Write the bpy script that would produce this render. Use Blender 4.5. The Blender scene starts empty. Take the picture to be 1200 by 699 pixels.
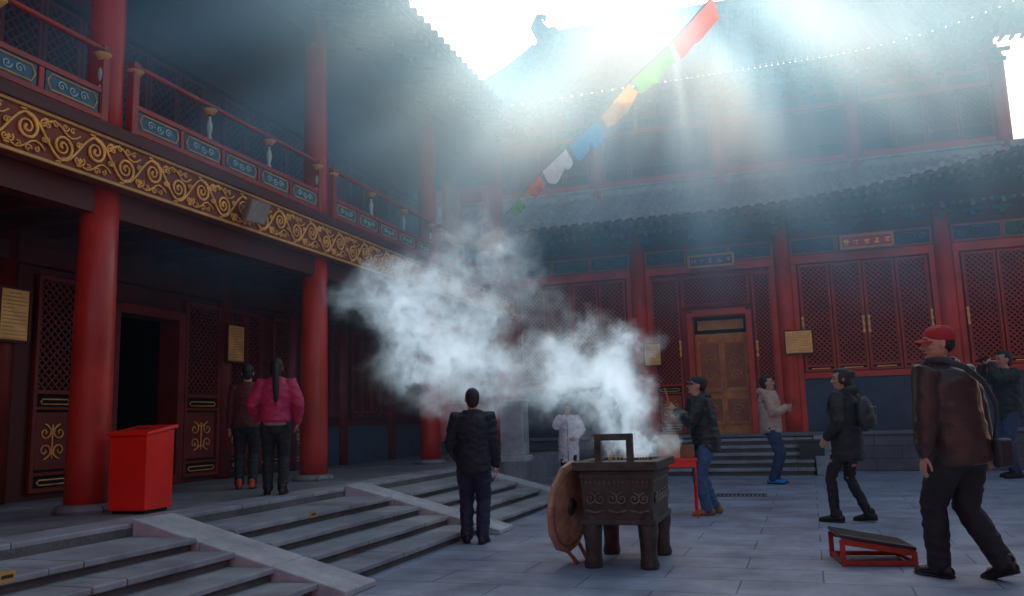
import bpy, math, random
from mathutils import Vector, Matrix, noise
random.seed(7)
R=math.radians
V=Vector
# ---------------------------------------------------------------- camera calibration
CH=1.33; F=966.0; TH=R(8.48); AZ=R(18.46); RO=0.029
ca,sa=math.cos(AZ),math.sin(AZ); ct,st=math.cos(TH),math.sin(TH)
def ray(px,py):
    x=px-600.0; y=py-349.5
    u=x-RO*y; v=y+RO*x
    fw=F*ct+v*st; up=F*st-v*ct
    return V((u*ca-fw*sa, u*sa+fw*ca, up)), fw
def G(px,py,z=0.0):
    r,_=ray(px,py); t=(z-CH)/r.z
    return V((r.x*t,r.y*t,z))
def onX(px,py,X):
    r,_=ray(px,py); t=X/r.x; return V((X,r.y*t,CH+r.z*t))
def onY(px,py,Y):
    r,_=ray(px,py); t=Y/r.y; return V((r.x*t,Y,CH+r.z*t))
def PD(px,py,d):
    r,fw=ray(px,py); t=d/fw; return V((r.x*t,r.y*t,CH+r.z*t))
def hgt(p,hx,hy):
    r,fw=ray(hx,hy); d=-p.x*sa+p.y*ca
    return CH+r.z/fw*d-p.z
# ---------------------------------------------------------------- scene helpers
scn=bpy.context.scene; COL=scn.collection
def tag(o,label=None,cat=None,group=None,kind=None):
    if label: o['label']=label
    if cat: o['category']=cat
    if group: o['group']=group
    if kind: o['kind']=kind
    return o
def empty(name,loc=(0,0,0),rz=0,label=None,cat=None,group=None,scale=1):
    o=bpy.data.objects.new(name,None); COL.objects.link(o); o.location=loc; o.rotation_euler=(0,0,rz); o.scale=(scale,)*3
    o.empty_display_size=0.1
    return tag(o,label,cat,group)
class MB:
    def __init__(s): s.v=[];s.f=[];s.m=[];s.cm=0
    def add(s,vs,fs):
        b=len(s.v); s.v+= [tuple(p) for p in vs]
        for f in fs: s.f.append(tuple(b+i for i in f)); s.m.append(s.cm)
    def box(s,x0,x1,y0,y1,z0,z1):
        x0,x1=sorted((x0,x1));y0,y1=sorted((y0,y1));z0,z1=sorted((z0,z1))
        s.add([(x0,y0,z0),(x1,y0,z0),(x1,y1,z0),(x0,y1,z0),(x0,y0,z1),(x1,y0,z1),(x1,y1,z1),(x0,y1,z1)],
              [(0,3,2,1),(4,5,6,7),(0,1,5,4),(1,2,6,5),(2,3,7,6),(3,0,4,7)])
    def fbox(s,M,s0,s1,d0,d1,z0,z1):
        a=M(s0,d0,z0); b=M(s1,d1,z1); s.box(a.x,b.x,a.y,b.y,a.z,b.z)
    def obox(s,c,size,rot=None):
        rot=rot or Matrix.Identity(3); c=V(c); h=V(size)/2
        vs=[c+rot@V((sx*h.x,sy*h.y,sz*h.z)) for sz in(-1,1) for sx,sy in((-1,-1),(1,-1),(1,1),(-1,1))]
        s.add(vs,[(0,3,2,1),(4,5,6,7),(0,1,5,4),(1,2,6,5),(2,3,7,6),(3,0,4,7)])
    def chain(s,pts,rads,n=8,ref=None,cap=True):
        pts=[V(p) for p in pts]; k=len(pts)
        if not isinstance(rads,(list,tuple)): rads=[rads]*k
        rr=[(r,r) if not isinstance(r,(list,tuple)) else r for r in rads]
        T=[]
        for i in range(k):
            t=pts[min(i+1,k-1)]-pts[max(i-1,0)]
            T.append(t.normalized() if t.length>1e-9 else V((0,0,1)))
        nrm=V(ref) if ref is not None else (V((0,0,1)) if abs(T[0].z)<.9 else V((1,0,0)))
        P=[];RR=[];N=[];TT=[]
        def push(p,r,t,nn): P.append(p);RR.append(r);TT.append(t);N.append(nn)
        for i in range(k):
            nrm=(nrm-T[i]*nrm.dot(T[i]))
            nrm=nrm.normalized() if nrm.length>1e-6 else T[i].orthogonal().normalized()
            r=rr[i]
            if i==0 and cap:
                m=min(r); push(pts[0]-T[0]*m*.85,(r[0]*.45,r[1]*.45),T[0],nrm); push(pts[0]-T[0]*m*.5,(r[0]*.83,r[1]*.83),T[0],nrm)
            push(pts[i],r,T[i],nrm)
            if i==k-1 and cap:
                m=min(r); push(pts[i]+T[i]*m*.5,(r[0]*.83,r[1]*.83),T[i],nrm); push(pts[i]+T[i]*m*.85,(r[0]*.45,r[1]*.45),T[i],nrm)
        vs=[];fs=[]
        for p,r,t,nn in zip(P,RR,TT,N):
            b=t.cross(nn)
            for j in range(n):
                a=2*math.pi*j/n; vs.append(p+nn*(math.cos(a)*r[0])+b*(math.sin(a)*r[1]))
        K=len(P)
        for i in range(K-1):
            for j in range(n):
                j2=(j+1)%n; fs.append((i*n+j,i*n+j2,(i+1)*n+j2,(i+1)*n+j))
        fs.append(tuple(reversed(range(n)))); fs.append(tuple((K-1)*n+j for j in range(n)))
        s.add(vs,fs)
    def bar(s,a,b,w,h=None,ref=(0,0,1)):
        a=V(a);b=V(b); t=(b-a).normalized(); nn=V(ref); nn=nn-t*nn.dot(t)
        nn=nn.normalized() if nn.length>1e-5 else t.orthogonal().normalized()
        bb=t.cross(nn); h=h or w; vs=[]
        for p in(a,b):
            for i,j in((-1,-1),(1,-1),(1,1),(-1,1)): vs.append(p+nn*(i*h/2)+bb*(j*w/2))
        s.add(vs,[(0,3,2,1),(4,5,6,7),(0,1,5,4),(1,2,6,5),(2,3,7,6),(3,0,4,7)])
    def cyl(s,a,b,r0,r1=None,n=20): s.chain([a,b],[r0,r0 if r1 is None else r1],n=n,cap=False)
    def ell(s,c,r,rot=None,n=14,k=9):
        c=V(c); rot=rot or Matrix.Identity(3)
        if not isinstance(r,(list,tuple)): r=(r,r,r)
        vs=[c+rot@V((0,0,-r[2]))];fs=[]
        for i in range(1,k):
            ph=-math.pi/2+math.pi*i/k
            for j in range(n):
                a=2*math.pi*j/n; vs.append(c+rot@V((r[0]*math.cos(ph)*math.cos(a),r[1]*math.cos(ph)*math.sin(a),r[2]*math.sin(ph))))
        vs.append(c+rot@V((0,0,r[2])))
        for j in range(n):
            fs.append((0,1+(j+1)%n,1+j))
            fs.append((len(vs)-1,1+(k-2)*n+j,1+(k-2)*n+(j+1)%n))
        for i in range(k-2):
            for j in range(n):
                fs.append((1+i*n+j,1+i*n+(j+1)%n,1+(i+1)*n+(j+1)%n,1+(i+1)*n+j))
        s.add(vs,fs)
    def lathe(s,c,prof,n=20):
        s.chain([V(c)+V((0,0,z)) for r,z in prof],[max(r,.0005) for r,z in prof],n=n,cap=False,ref=(1,0,0))
    def mesh(s,name,mats,smooth=False):
        me=bpy.data.meshes.new(name); me.from_pydata(s.v,[],s.f)
        for m in (mats if isinstance(mats,list) else [mats]): me.materials.append(m)
        me.polygons.foreach_set('material_index',s.m)
        if smooth: me.polygons.foreach_set('use_smooth',[True]*len(me.polygons))
        me.update(); return me
    def build(s,name,mats,parent=None,smooth=False,bevel=0,seg=2):
        o=bpy.data.objects.new(name,s.mesh(name,mats,smooth)); COL.objects.link(o)
        if parent: o.parent=parent
        if bevel:
            b=o.modifiers.new('b','BEVEL'); b.width=bevel; b.segments=seg; b.limit_method='ANGLE'; b.angle_limit=R(35)
        return o
    def fuse(s,name,mats,parent,voxel,amp=0,freq=9,sm=3):
        o=bpy.data.objects.new(name,s.mesh(name,mats)); COL.objects.link(o)
        m=o.modifiers.new('r','REMESH'); m.mode='VOXEL'; m.voxel_size=voxel
        if sm: q=o.modifiers.new('s','SMOOTH'); q.factor=.5; q.iterations=sm
        dg=bpy.context.evaluated_depsgraph_get(); me=bpy.data.meshes.new_from_object(o.evaluated_get(dg))
        o.modifiers.clear(); o.data=me; me.name=name
        if not me.materials:
            for mm in (mats if isinstance(mats,list) else [mats]): me.materials.append(mm)
        if amp:
            off=V((random.random()*50,random.random()*50,0))
            nr=[v.normal.copy() for v in me.vertices]
            for v,nn in zip(me.vertices,nr):
                c=v.co; q=V((c.x*freq,c.y*freq,c.z*freq*1.7))+off
                a=noise.noise(q); b=noise.noise(q*2.3)
                v.co=c+nn*amp*((1-abs(a)*2.2)*.8+b*.5)
        me.polygons.foreach_set('use_smooth',[True]*len(me.polygons)); me.update()
        if parent: o.parent=parent
        return o
# ---------------------------------------------------------------- materials
MC={}
def mat(name,col,rough=.6,metal=0,var=.25,vs=3.0,bump=.1,bs=30,spec=None,coat=0):
    if name in MC: return MC[name]
    m=bpy.data.materials.new(name); m.use_nodes=True; nt=m.node_tree; N=nt.nodes; L=nt.links
    b=N['Principled BSDF']; b.inputs['Roughness'].default_value=rough; b.inputs['Metallic'].default_value=metal
    if spec is not None: b.inputs['Specular IOR Level'].default_value=spec
    if coat: b.inputs['Coat Weight'].default_value=coat
    tc=N.new('ShaderNodeTexCoord'); n1=N.new('ShaderNodeTexNoise'); n1.inputs['Scale'].default_value=vs; n1.inputs['Detail'].default_value=8; n1.inputs['Roughness'].default_value=.65
    L.new(tc.outputs['Object'],n1.inputs['Vector'])
    cr=N.new('ShaderNodeValToRGB'); c=V(col)
    lo=c*(1-var); hi=c*(1+var)
    cr.color_ramp.elements[0].position=.3; cr.color_ramp.elements[0].color=(*lo,1)
    cr.color_ramp.elements[1].position=.7; cr.color_ramp.elements[1].color=(*hi,1)
    L.new(n1.outputs['Fac'],cr.inputs[0]); L.new(cr.outputs[0],b.inputs['Base Color'])
    mr=N.new('ShaderNodeMapRange'); mr.inputs['To Min'].default_value=max(0,rough-.12); mr.inputs['To Max'].default_value=min(1,rough+.15)
    L.new(n1.outputs['Fac'],mr.inputs['Value']); L.new(mr.outputs[0],b.inputs['Roughness'])
    if bump:
        n2=N.new('ShaderNodeTexNoise'); n2.inputs['Scale'].default_value=bs; n2.inputs['Detail'].default_value=5
        L.new(tc.outputs['Object'],n2.inputs['Vector'])
        bp=N.new('ShaderNodeBump'); bp.inputs['Strength'].default_value=bump; bp.inputs['Distance'].default_value=.02
        L.new(n2.outputs['Fac'],bp.inputs['Height']); L.new(bp.outputs[0],b.inputs['Normal'])
    MC[name]=m; return m
RED=mat('red_lacquer_wall',(.36,.026,.018),.55,var=.35,vs=1.2,bs=18)
REDC=mat('red_lacquer_column',(.46,.030,.019),.38,var=.35,vs=1.5,bs=12)
REDE=mat('red_lacquer_frame',(.58,.044,.024),.42,var=.3,vs=1.5,bs=12)
REDD=mat('dark_red_wood',(.085,.009,.008),.55,var=.35)
REDL=mat('red_lattice_wood',(.17,.014,.011),.5,var=.3)
REDW=mat('warm_red_lattice_wood',(.42,.036,.018),.5,var=.3)
GOLD=mat('gold_leaf',(.88,.46,.11),.42,metal=.3,var=.4,vs=6)
GOLDP=mat('gold_paint',(.64,.34,.09),.5,var=.3)
BRIGHTG=mat('bright_gold_fitting',(.98,.60,.18),.38,metal=.2,var=.2,vs=6)
BLUE=mat('blue_paint',(.02,.08,.19),.55,var=.4,vs=5)
PANELB=mat('teal_panel_paint',(.03,.13,.20),.55,var=.35,vs=7)
CLOUD=mat('pale_cloud_paint',(.42,.60,.58),.55,var=.2)
GREEN=mat('green_paint',(.02,.12,.10),.55,var=.4,vs=5)
TILE=mat('grey_roof_tile',(.17,.19,.21),.75,var=.4,vs=4,bump=.4,spec=.2)
TILEL=mat('pale_grey_roof_tile',(.34,.37,.41),.6,var=.4,vs=4,bump=.4)
DADO=mat('slate_blue_wall',(.05,.075,.12),.7,var=.3,vs=1.5)
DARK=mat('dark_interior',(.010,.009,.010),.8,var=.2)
BRONZE=mat('weathered_bronze',(.072,.070,.060),.55,metal=.35,var=.5,vs=7,bump=.5,bs=25)
PAPER=mat('pale_board',(.62,.55,.42),.7,var=.12)
BLACK=mat('black_paint',(.015,.015,.016),.5)
BRED=mat('bright_red_paint',(.90,.020,.010),.32,var=.1,coat=.3)
WOODO=mat('orange_wood_door',(.62,.22,.06),.5,var=.45,vs=4)
def stone_mat(name,c1,c2,mortar,bw,bh,rot=0,rough=.6,msize=.008,bump=.5,off=(0,0,0),swiz=False,ns=.9):
    m=bpy.data.materials.new(name); m.use_nodes=True; nt=m.node_tree; N=nt.nodes; L=nt.links; b=N['Principled BSDF']
    tc=N.new('ShaderNodeTexCoord'); mp=N.new('ShaderNodeMapping'); mp.inputs['Rotation'].default_value=(0,0,rot); mp.inputs['Location'].default_value=off
    L.new(tc.outputs['Object'],mp.inputs['Vector'])
    src=mp.outputs[0]
    if swiz:
        sx=N.new('ShaderNodeSeparateXYZ'); cx=N.new('ShaderNodeCombineXYZ'); L.new(src,sx.inputs[0])
        L.new(sx.outputs[0],cx.inputs[0]); L.new(sx.outputs[2],cx.inputs[1]); src=cx.outputs[0]
    bk=N.new('ShaderNodeTexBrick'); bk.inputs['Scale'].default_value=1; bk.inputs['Brick Width'].default_value=bw; bk.inputs['Row Height'].default_value=bh
    bk.inputs['Mortar Size'].default_value=msize; bk.inputs['Mortar Smooth'].default_value=.3
    bk.inputs['Color1'].default_value=(*c1,1); bk.inputs['Color2'].default_value=(*c2,1); bk.inputs['Mortar'].default_value=(*mortar,1)
    L.new(src,bk.inputs['Vector'])
    n1=N.new('ShaderNodeTexNoise'); n1.inputs['Scale'].default_value=ns; n1.inputs['Detail'].default_value=9; n1.inputs['Roughness'].default_value=.7
    L.new(tc.outputs['Object'],n1.inputs['Vector'])
    cr=N.new('ShaderNodeValToRGB'); cr.color_ramp.elements[0].position=.32; cr.color_ramp.elements[0].color=(.55,.55,.57,1); cr.color_ramp.elements[1].position=.68; cr.color_ramp.elements[1].color=(1.2,1.2,1.2,1)
    L.new(n1.outputs['Fac'],cr.inputs[0])
    mx=N.new('ShaderNodeMixRGB'); mx.blend_type='MULTIPLY'; mx.inputs[0].default_value=1
    L.new(bk.outputs['Color'],mx.inputs[1]); L.new(cr.outputs[0],mx.inputs[2]); L.new(mx.outputs[0],b.inputs['Base Color'])
    mr=N.new('ShaderNodeMapRange'); mr.inputs['To Min'].default_value=rough-.2; mr.inputs['To Max'].default_value=rough+.2
    L.new(n1.outputs['Fac'],mr.inputs['Value']); L.new(mr.outputs[0],b.inputs['Roughness'])
    n2=N.new('ShaderNodeTexNoise'); n2.inputs['Scale'].default_value=25; n2.inputs['Detail'].default_value=6; L.new(tc.outputs['Object'],n2.inputs['Vector'])
    ad=N.new('ShaderNodeMath'); ad.operation='MULTIPLY_ADD'; ad.inputs[1].default_value=.35
    iv=N.new('ShaderNodeMath'); iv.operation='SUBTRACT'; iv.inputs[0].default_value=1; L.new(bk.outputs['Fac'],iv.inputs[1])
    L.new(n2.outputs['Fac'],ad.inputs[0]); L.new(iv.outputs[0],ad.inputs[2])
    bp=N.new('ShaderNodeBump'); bp.inputs['Strength'].default_value=bump; bp.inputs['Distance'].default_value=.012
    L.new(ad.outputs[0],bp.inputs['Height']); L.new(bp.outputs[0],b.inputs['Normal'])
    return m
PAVE=stone_mat('courtyard_flagstones',(.32,.38,.48),(.38,.44,.54),(.15,.18,.23),1.25,.55,rough=.42,msize=.008,bump=.35,rot=R(1),ns=1.4)
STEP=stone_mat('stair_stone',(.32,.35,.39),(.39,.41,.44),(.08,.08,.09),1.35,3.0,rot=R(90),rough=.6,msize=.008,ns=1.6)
RISER=mat('weathered_shaded_riser_stone',(.12,.12,.125),.8,var=.4,vs=3,bump=.5)  # darker than the treads: shade as well as dirt put into the colour
TERR=stone_mat('terrace_stone',(.20,.21,.23),(.27,.28,.30),(.08,.08,.08),.6,.6,rough=.55)
PLAT=stone_mat('plinth_stone',(.12,.135,.16),(.17,.18,.20),(.05,.05,.05),1.1,.28,rough=.65,swiz=True)
STONE=mat('pale_stone',(.45,.48,.51),.7,var=.3,vs=3,bump=.5)
GSTONE=mat('grey_coping_stone',(.17,.185,.21),.7,var=.25,vs=4,bump=.4)
# ---------------------------------------------------------------- ground
g=MB(); g.add([(-200,-200,0),(200,-200,0),(200,200,0),(-200,200,0)],[(0,1,2,3)])
tag(g.build('ground',PAVE),'grey flagstone courtyard ground','ground',kind='structure')
# ---------------------------------------------------------------- terrace with flights
TZ=.55; TX=-5.5; BX=-3.55
ter=empty('stone_terrace',(0,0,0),label='low grey stone terrace with stair flights along the front of the balcony building',cat='terrace')
t=MB(); t.box(-12,TX-.42,-3,20.1,0,TZ-.004); t.build('paving',TERR,ter)
t=MB()
for y0,y1 in((-3,1.3),(1.3,3.6),(3.6,5.9),(5.9,6.42),(6.42,7.9),(7.9,9.5),(9.5,10.02),(10.02,11.7),(11.7,13.3),(13.3,13.82),(13.82,15.6),(15.6,17.4),(17.4,20.1)):
    t.box(TX-.42,TX,y0+.003,y1-.003,.0,TZ)
t.build('kerb',STEP,ter,bevel=.012)
RAMPS=[(5.9,6.4),(9.5,10.0),(13.3,13.8)]
FL=[(1.5,5.9),(6.4,9.5),(10.0,13.3)]
for y0,y1 in FL:
    for i in range(4):
        xn=BX+(TX-BX)/5*(i+.25)
        n=3; L_=(y1-y0)/n
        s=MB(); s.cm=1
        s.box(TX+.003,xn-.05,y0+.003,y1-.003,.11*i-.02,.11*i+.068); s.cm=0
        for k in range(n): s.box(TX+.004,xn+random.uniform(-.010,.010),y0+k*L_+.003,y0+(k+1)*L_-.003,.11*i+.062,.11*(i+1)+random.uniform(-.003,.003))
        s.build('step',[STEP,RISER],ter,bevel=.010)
for y0,y1 in FL:
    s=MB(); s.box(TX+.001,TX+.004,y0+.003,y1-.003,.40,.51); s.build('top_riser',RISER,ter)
for y0,y1 in RAMPS:
    s=MB(); segs=3
    for k in range(segs):
        a=k/segs;b=(k+1)/segs-.004
        xa=TX+.006+(BX+.15-TX)*a; xb=TX+.006+(BX+.15-TX)*b; za=(TZ+.035)*(1-a)+.05*a; zb=(TZ+.035)*(1-b)+.05*b
        s.add([(xa,y0,0),(xb,y0,0),(xb,y0,zb),(xa,y0,za),(xa,y1,0),(xb,y1,0),(xb,y1,zb),(xa,y1,za)],
              [(0,1,2,3),(7,6,5,4),(3,2,6,7),(1,5,6,2),(0,3,7,4),(0,4,5,1)])
    s.build('ramp_slab',STONE,ter,bevel=.012)
CAUT=mat('yellow_marker',(.45,.25,.05),.5)
for px,py,lb in((8,676,'small yellow plate on stair riser at the left edge'),(367,603,'small yellow plate on upper riser between the sloping slabs')):
    xn=BX+(TX-BX)/5*(2+.25) if px>100 else BX+(TX-BX)/5*(1+.25)
    p=onX(px,py,xn+.02)
    s=MB(); s.box(xn+.013,xn+.024,p.y-.05,p.y+.05,p.z-.028,p.z+.028); s.cm=1; s.box(xn+.024,xn+.026,p.y-.035,p.y+.035,p.z-.009,p.z+.009)
    tag(s.build('step_marker',[CAUT,BLACK]),lb,'marker')
# ---------------------------------------------------------------- generic building bits
def spiral(c,r0,turns,dirn,start,M,d,n=26,inner=.12):
    pts=[]
    for i in range(n+1):
        q=i/n; r=r0*(1-q*(1-inner)); a=start+dirn*turns*2*math.pi*q
        pts.append(M(c[0]+r*math.cos(a),d,c[1]+r*math.sin(a)))
    return pts
def leaf(M,s0,s1,z0,zl,z1,parent,d=.03,gold=True,handle=None,name='lattice_door_leaf',pitch=.105,bw=.02,lm=None):
    lm=lm or REDL
    if s0>s1: s0,s1=s1,s0
    m=MB(); fw=.055
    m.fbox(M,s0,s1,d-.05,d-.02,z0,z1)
    m.cm=1
    for a,b in((s0,s0+fw),(s1-fw,s1)): m.fbox(M,a,b,d-.02,d+.045,z0,z1)
    for a,b in((z0,z0+fw),(z1-fw,z1),(zl-fw/2,zl+fw/2)): m.fbox(M,s0+fw,s1-fw,d-.02,d+.04,a,b)
    if zl-z0>.5:
        for q in (z0+.22,zl-.2): m.fbox(M,s0+fw,s1-fw,d-.02,d+.038,q-.02,q+.02)
        m.fbox(M,s0+fw+.03,s1-fw-.03,d-.02,d+.01,z0+.27,zl-.25)
    o=m.build(name,[DARK,lm],parent,bevel=.004,seg=1)
    l=MB(); a0,a1,b0,b1=s0+fw,s1-fw,zl+fw/2,z1-fw; W=a1-a0;H=b1-b0
    k=-H
    while k<W:
        t0=max(0,-k); t1=min(H,W-k)
        if t1-t0>.02:
            l.bar(M(a0+k+t0,d+.012,b0+t0),M(a0+k+t1,d+.012,b0+t1),bw,bw)
            l.bar(M(a1-k-t0,d+.02,b0+t0),M(a1-k-t1,d+.02,b0+t1),bw,bw)
        k+=pitch
    l.build('lattice',lm,o)
    if gold and zl-z0>.5:
        c=(s0+s1)/2; w=(s1-s0)/2-.11
        for q in(z0+.12,zl-.12):
            gm=MB()
            gm.chain([M(c-w,d+.04,q),M(c-w+.03,d+.04,q+.03),M(c+w-.03,d+.04,q+.03),M(c+w,d+.04,q),M(c+w-.03,d+.04,q-.03),M(c-w+.03,d+.04,q-.03),M(c-w,d+.04,q)],.009,n=5)
            gm.build('gold_strip',GOLD,o,smooth=True)
        gm=MB(); zc=(z0+zl)/2
        for sg in(-1,1):
            for vv in(-1,1):
                gm.chain(spiral((c+sg*w*.5,zc+vv*.11),.1,1.3,sg*vv,math.pi/2*vv,M,d+.02),.011,n=5)
            gm.chain([M(c,d+.02,zc+.14),M(c+sg*w*.5,d+.02,zc+.215)],.01,n=5); gm.chain([M(c,d+.02,zc-.14),M(c+sg*w*.5,d+.02,zc-.215)],.01,n=5)
        gm.chain([M(c,d+.02,zc-.2),M(c,d+.02,zc+.2)],.012,n=5)
        gm.build('gold_scroll',GOLD,o,smooth=True)
    if handle is not None:
        hm=MB(); zc=handle[1]; hh=.17
        hm.fbox(M,handle[0]-.022,handle[0]+.022,d+.045,d+.055,zc-hh,zc+hh)
        for q in(-1,0,1): hm.ell(M(handle[0],d+.06,zc+q*hh*.95),(.035,.035,.05),n=8,k=6)
        hm.chain([M(handle[0],d+.06,zc-.06),M(handle[0],d+.09,zc),M(handle[0],d+.06,zc+.06)],.01,n=6)
        hm.build('handle',BRIGHTG,o,smooth=True)
    return o
def roof(M,s0,s1,de,ze,dr,zr,h0,h1,k0,k1,parent,per=.27,rows=16,rafters=True,dw=0,soff=None,span=3.0,tm=None):
    tm=tm or TILE
    def upf(s,s0,s1,k0,k1):
        a=max(0,1-(s-s0)/3.0); b=max(0,1-(s1-s)/span)
        return k0*a**2.2+k1*b**2.2
    m=MB(); n=int((s1-s0)/per); per=(s1-s0)/n; sub=8
    ss=[s0+per*(i/sub) for i in range(n*sub+1)]
    vs=[];fs=[]
    for r in range(rows+1):
        t=r/rows
        for s in ss:
            sc=min(max(s,s0+h0*t),s1-h1*t)
            ph=((s-s0)/per)%1.0
            c=math.cos(2*math.pi*(ph-.5)); hb=.07*math.sqrt(c) if c>0 else -.02
            u=upf(sc,s0,s1,k0,k1)*(1-t)**1.5
            z=ze+(zr-ze)*(.72*t+.28*t*t)+hb+u
            d=de+(dr-de)*t+u*.35
            vs.append(M(sc,d,z))
    w=len(ss)
    for r in range(rows):
        for i in range(w-1): fs.append((r*w+i,r*w+i+1,(r+1)*w+i+1,(r+1)*w+i))
    m.add(vs,fs)
    rf=m.build('roof',tm,parent,smooth=False)
    e=MB()
    for i in range(n):
        s=s0+per*(i+.5); u=upf(s,s0,s1,k0,k1); d=de+u*.35
        e.cyl(M(s,d-.1,ze+u+.012),M(s,d+.03,ze+u+.002),.066,n=10)
        s2=s0+per*i
        u=upf(s2,s0,s1,k0,k1); d=de+u*.35
        a=M(s2-per*.34,d+.012,ze+u-.01);b=M(s2+per*.34,d+.012,ze+u-.01);c=M(s2+per*.2,d+.012,ze+u-.075);f=M(s2,d+.012,ze+u-.11);g_=M(s2-per*.2,d+.012,ze+u-.075)
        dv=M(s2,d-.01,0)-M(s2,d+.012,0)
        e.add([a,b,c,f,g_]+[p+dv for p in(a,b,c,f,g_)],[(0,1,2,3,4),(9,8,7,6,5),(0,5,6,1),(1,6,7,2),(2,7,8,3),(3,8,9,4),(4,9,5,0)])
    e.build('eave_tile_row',tm,rf)
    f=MB(); 
    N_=max(8,int((s1-s0)/.6))
    for i in range(N_):
        a=s0+(s1-s0)*i/N_; b=s0+(s1-s0)*(i+1)/N_
        ua=upf(a,s0,s1,k0,k1); ub=upf(b,s0,s1,k0,k1)
        f.bar(M(a,de-.06+ua*.35,ze-.12+ua),M(b,de-.06+ub*.35,ze-.12+ub),.05,.07)
    f.build('eave_board',REDD,rf)
    if rafters:
        q=MB(); zs=soff
        sp=.24; k=int((s1-s0-.2)/sp)
        for i in range(k):
            s=s0+.12+sp*i; u=upf(s,s0,s1,k0,k1)
            q.cm=0; q.bar(M(s,de-.10+u*.35,ze-.185+u),M(s,de-.95,ze+.03+u*.6),.085,.085)
            q.cm=1; q.bar(M(s,de-.09+u*.35,ze-.187+u),M(s,de-.105+u*.35,ze-.184+u),.092,.092)
            q.cm=0; q.chain([M(s,de-.62,ze-.20+u*.8),M(s,dw,zs)],.048,n=8,cap=False)
            q.cm=2; q.chain([M(s,de-.60,ze-.205+u*.8),M(s,de-.615,ze-.202+u*.8)],.055,n=8,cap=False)
        q.build('rafter_row',[REDD,mat('rafter_end_paint',(.12,.16,.08),.6),GREEN],rf)
        b=MB(); vs=[];fs=[]
        K=24
        for i in range(K+1):
            s=s0+(s1-s0)*i/K; u=upf(s,s0,s1,k0,k1)
            vs+= [M(s,de-.03+u*.35,ze-.06+u),M(s,de-.95,ze+.10+u*.6),M(s,dw-.02,zs+.1)]
        for i in range(K): fs+=[(i*3,i*3+1,i*3+4,i*3+3),(i*3+1,i*3+2,i*3+5,i*3+4)]
        b.add(vs,fs); b.build('soffit_board',REDD,rf)
    return rf
DG=mat('dull_gold_paint',(.34,.20,.07),.55)
def painted_beam(M,s0,s1,z0,z1,d,parent,unit=1.2):
    m=MB(); m.fbox(M,s0,s1,d-.12,d,z0,z1)
    n=max(1,round((s1-s0)/unit)); u=(s1-s0)/n; h=z1-z0
    for i in range(n):
        a=s0+u*i
        m.cm=1+(i%2)
        m.fbox(M,a+.05,a+u-.05,d,d+.008,z0+.05,z1-.05)
        m.cm=3
        for q in(z0+.035,z1-.05): m.fbox(M,a+.03,a+u-.03,d+.0,d+.014,q,q+.015)
        for q in(a+.03,a+u-.045): m.fbox(M,q,q+.015,d,d+.014,z0+.03,z1-.03)
        c=a+u/2; zc=(z0+z1)/2; rr=h*.28
        m.chain([M(c+rr*1.5*math.cos(t),d+.014,zc+rr*math.sin(t)) for t in [k*math.pi/6 for k in range(13)]],.008,n=4,cap=False)
        for sg in(-1,1):
            m.chain(spiral((c+sg*u*.3,zc),rr*.8,1.4,sg,0,M,d+.014,n=14),.008,n=4)
        m.cm=1+((i+1)%2); m.fbox(M,c-rr*.8,c+rr*.8,d+.008,d+.014,zc-rr*.5,zc+rr*.5)
    return m.build('painted_beam',[REDC,BLUE,GREEN,DG],parent)
def brackets(M,s0,s1,z,d,parent,sp=.62):
    m=MB(); n=int((s1-s0)/sp)
    for i in range(n+1):
        s=s0+(s1-s0)*i/n; m.cm=i%2
        m.fbox(M,s-.06,s+.06,d,d+.18,z,z+.10)
        m.fbox(M,s-.20,s+.20,d+.05,d+.13,z+.10,z+.19)
        m.fbox(M,s-.05,s+.05,d,d+.36,z+.19,z+.28)
        m.cm=(i+1)%2
        m.fbox(M,s-.26,s+.26,d+.22,d+.30,z+.28,z+.36)
        m.cm=2; m.fbox(M,s-.045,s+.045,d+.355,d+.37,z+.2,z+.27)
        for q in(-.23,0,.23): m.fbox(M,s+q-.03,s+q+.03,d+.30,d+.305,z+.29,z+.35)
    return m.build('bracket_row',[BLUE,GREEN,DG],parent)
# ================================================================ LEFT BUILDING
WX=-8.8; CX=-6.8
ML=lambda s,d,z: V((WX+d,s,z))
LB=empty('balcony_building',(0,0,0),label='dark red two storey wooden temple hall with gilded balcony frieze on the left',cat='building')
CY=[2.5,6.67,10.85,15.05,19.25]
def col(x,y,z0,z1,r,parent,base=True,mt=None):
    m=MB(); m.lathe((x,y,0),[(r*1.0,z0),(r,z0+.5),(r*.97,(z0+z1)/2),(r*.92,z1)],n=28)
    c=m.build('column',mt or REDC,parent,smooth=True)
    if base:
        b=MB(); b.lathe((x,y,0),[(r*1.45,z0-.002),(r*1.5,z0+.03),(r*1.35,z0+.07),(r*1.08,z0+.085),(.01,z0+.086)],n=28); b.build('column_base',TERR,c,smooth=False)
    return c
BZ0=3.87;BZ1=4.36
for y in CY:
    col(CX,y,TZ,BZ0+.1,.205,LB)
    col(CX,y,BZ1,8.0,.185,LB,False)
doorA=onX(128,480,WX).y; doorB=onX(207,480,WX).y
w=MB()
w.box(WX-.3,WX,-2,doorA,TZ,3.95); w.box(WX-.3,WX,doorB,19.9,TZ,3.95); w.box(WX-.3,WX,doorA,doorB,3.05,3.95)
w.box(WX-.3,WX,-2,19.9,4.3,8.6)
w.build('wall',REDD,LB)
w=MB(); w.box(WX-3,WX-2.9,doorA-1,doorB+1,TZ,3.2); w.box(WX-2.9,WX-.3,doorA-1,doorA-.9,TZ,3.2); w.box(WX-2.9,WX-.3,doorB+.9,doorB+1,TZ,3.2); w.box(WX-2.9,WX-.3,doorA-.9,doorB+.9,3.1,3.2); w.build('dark_room',DARK,LB)
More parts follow.
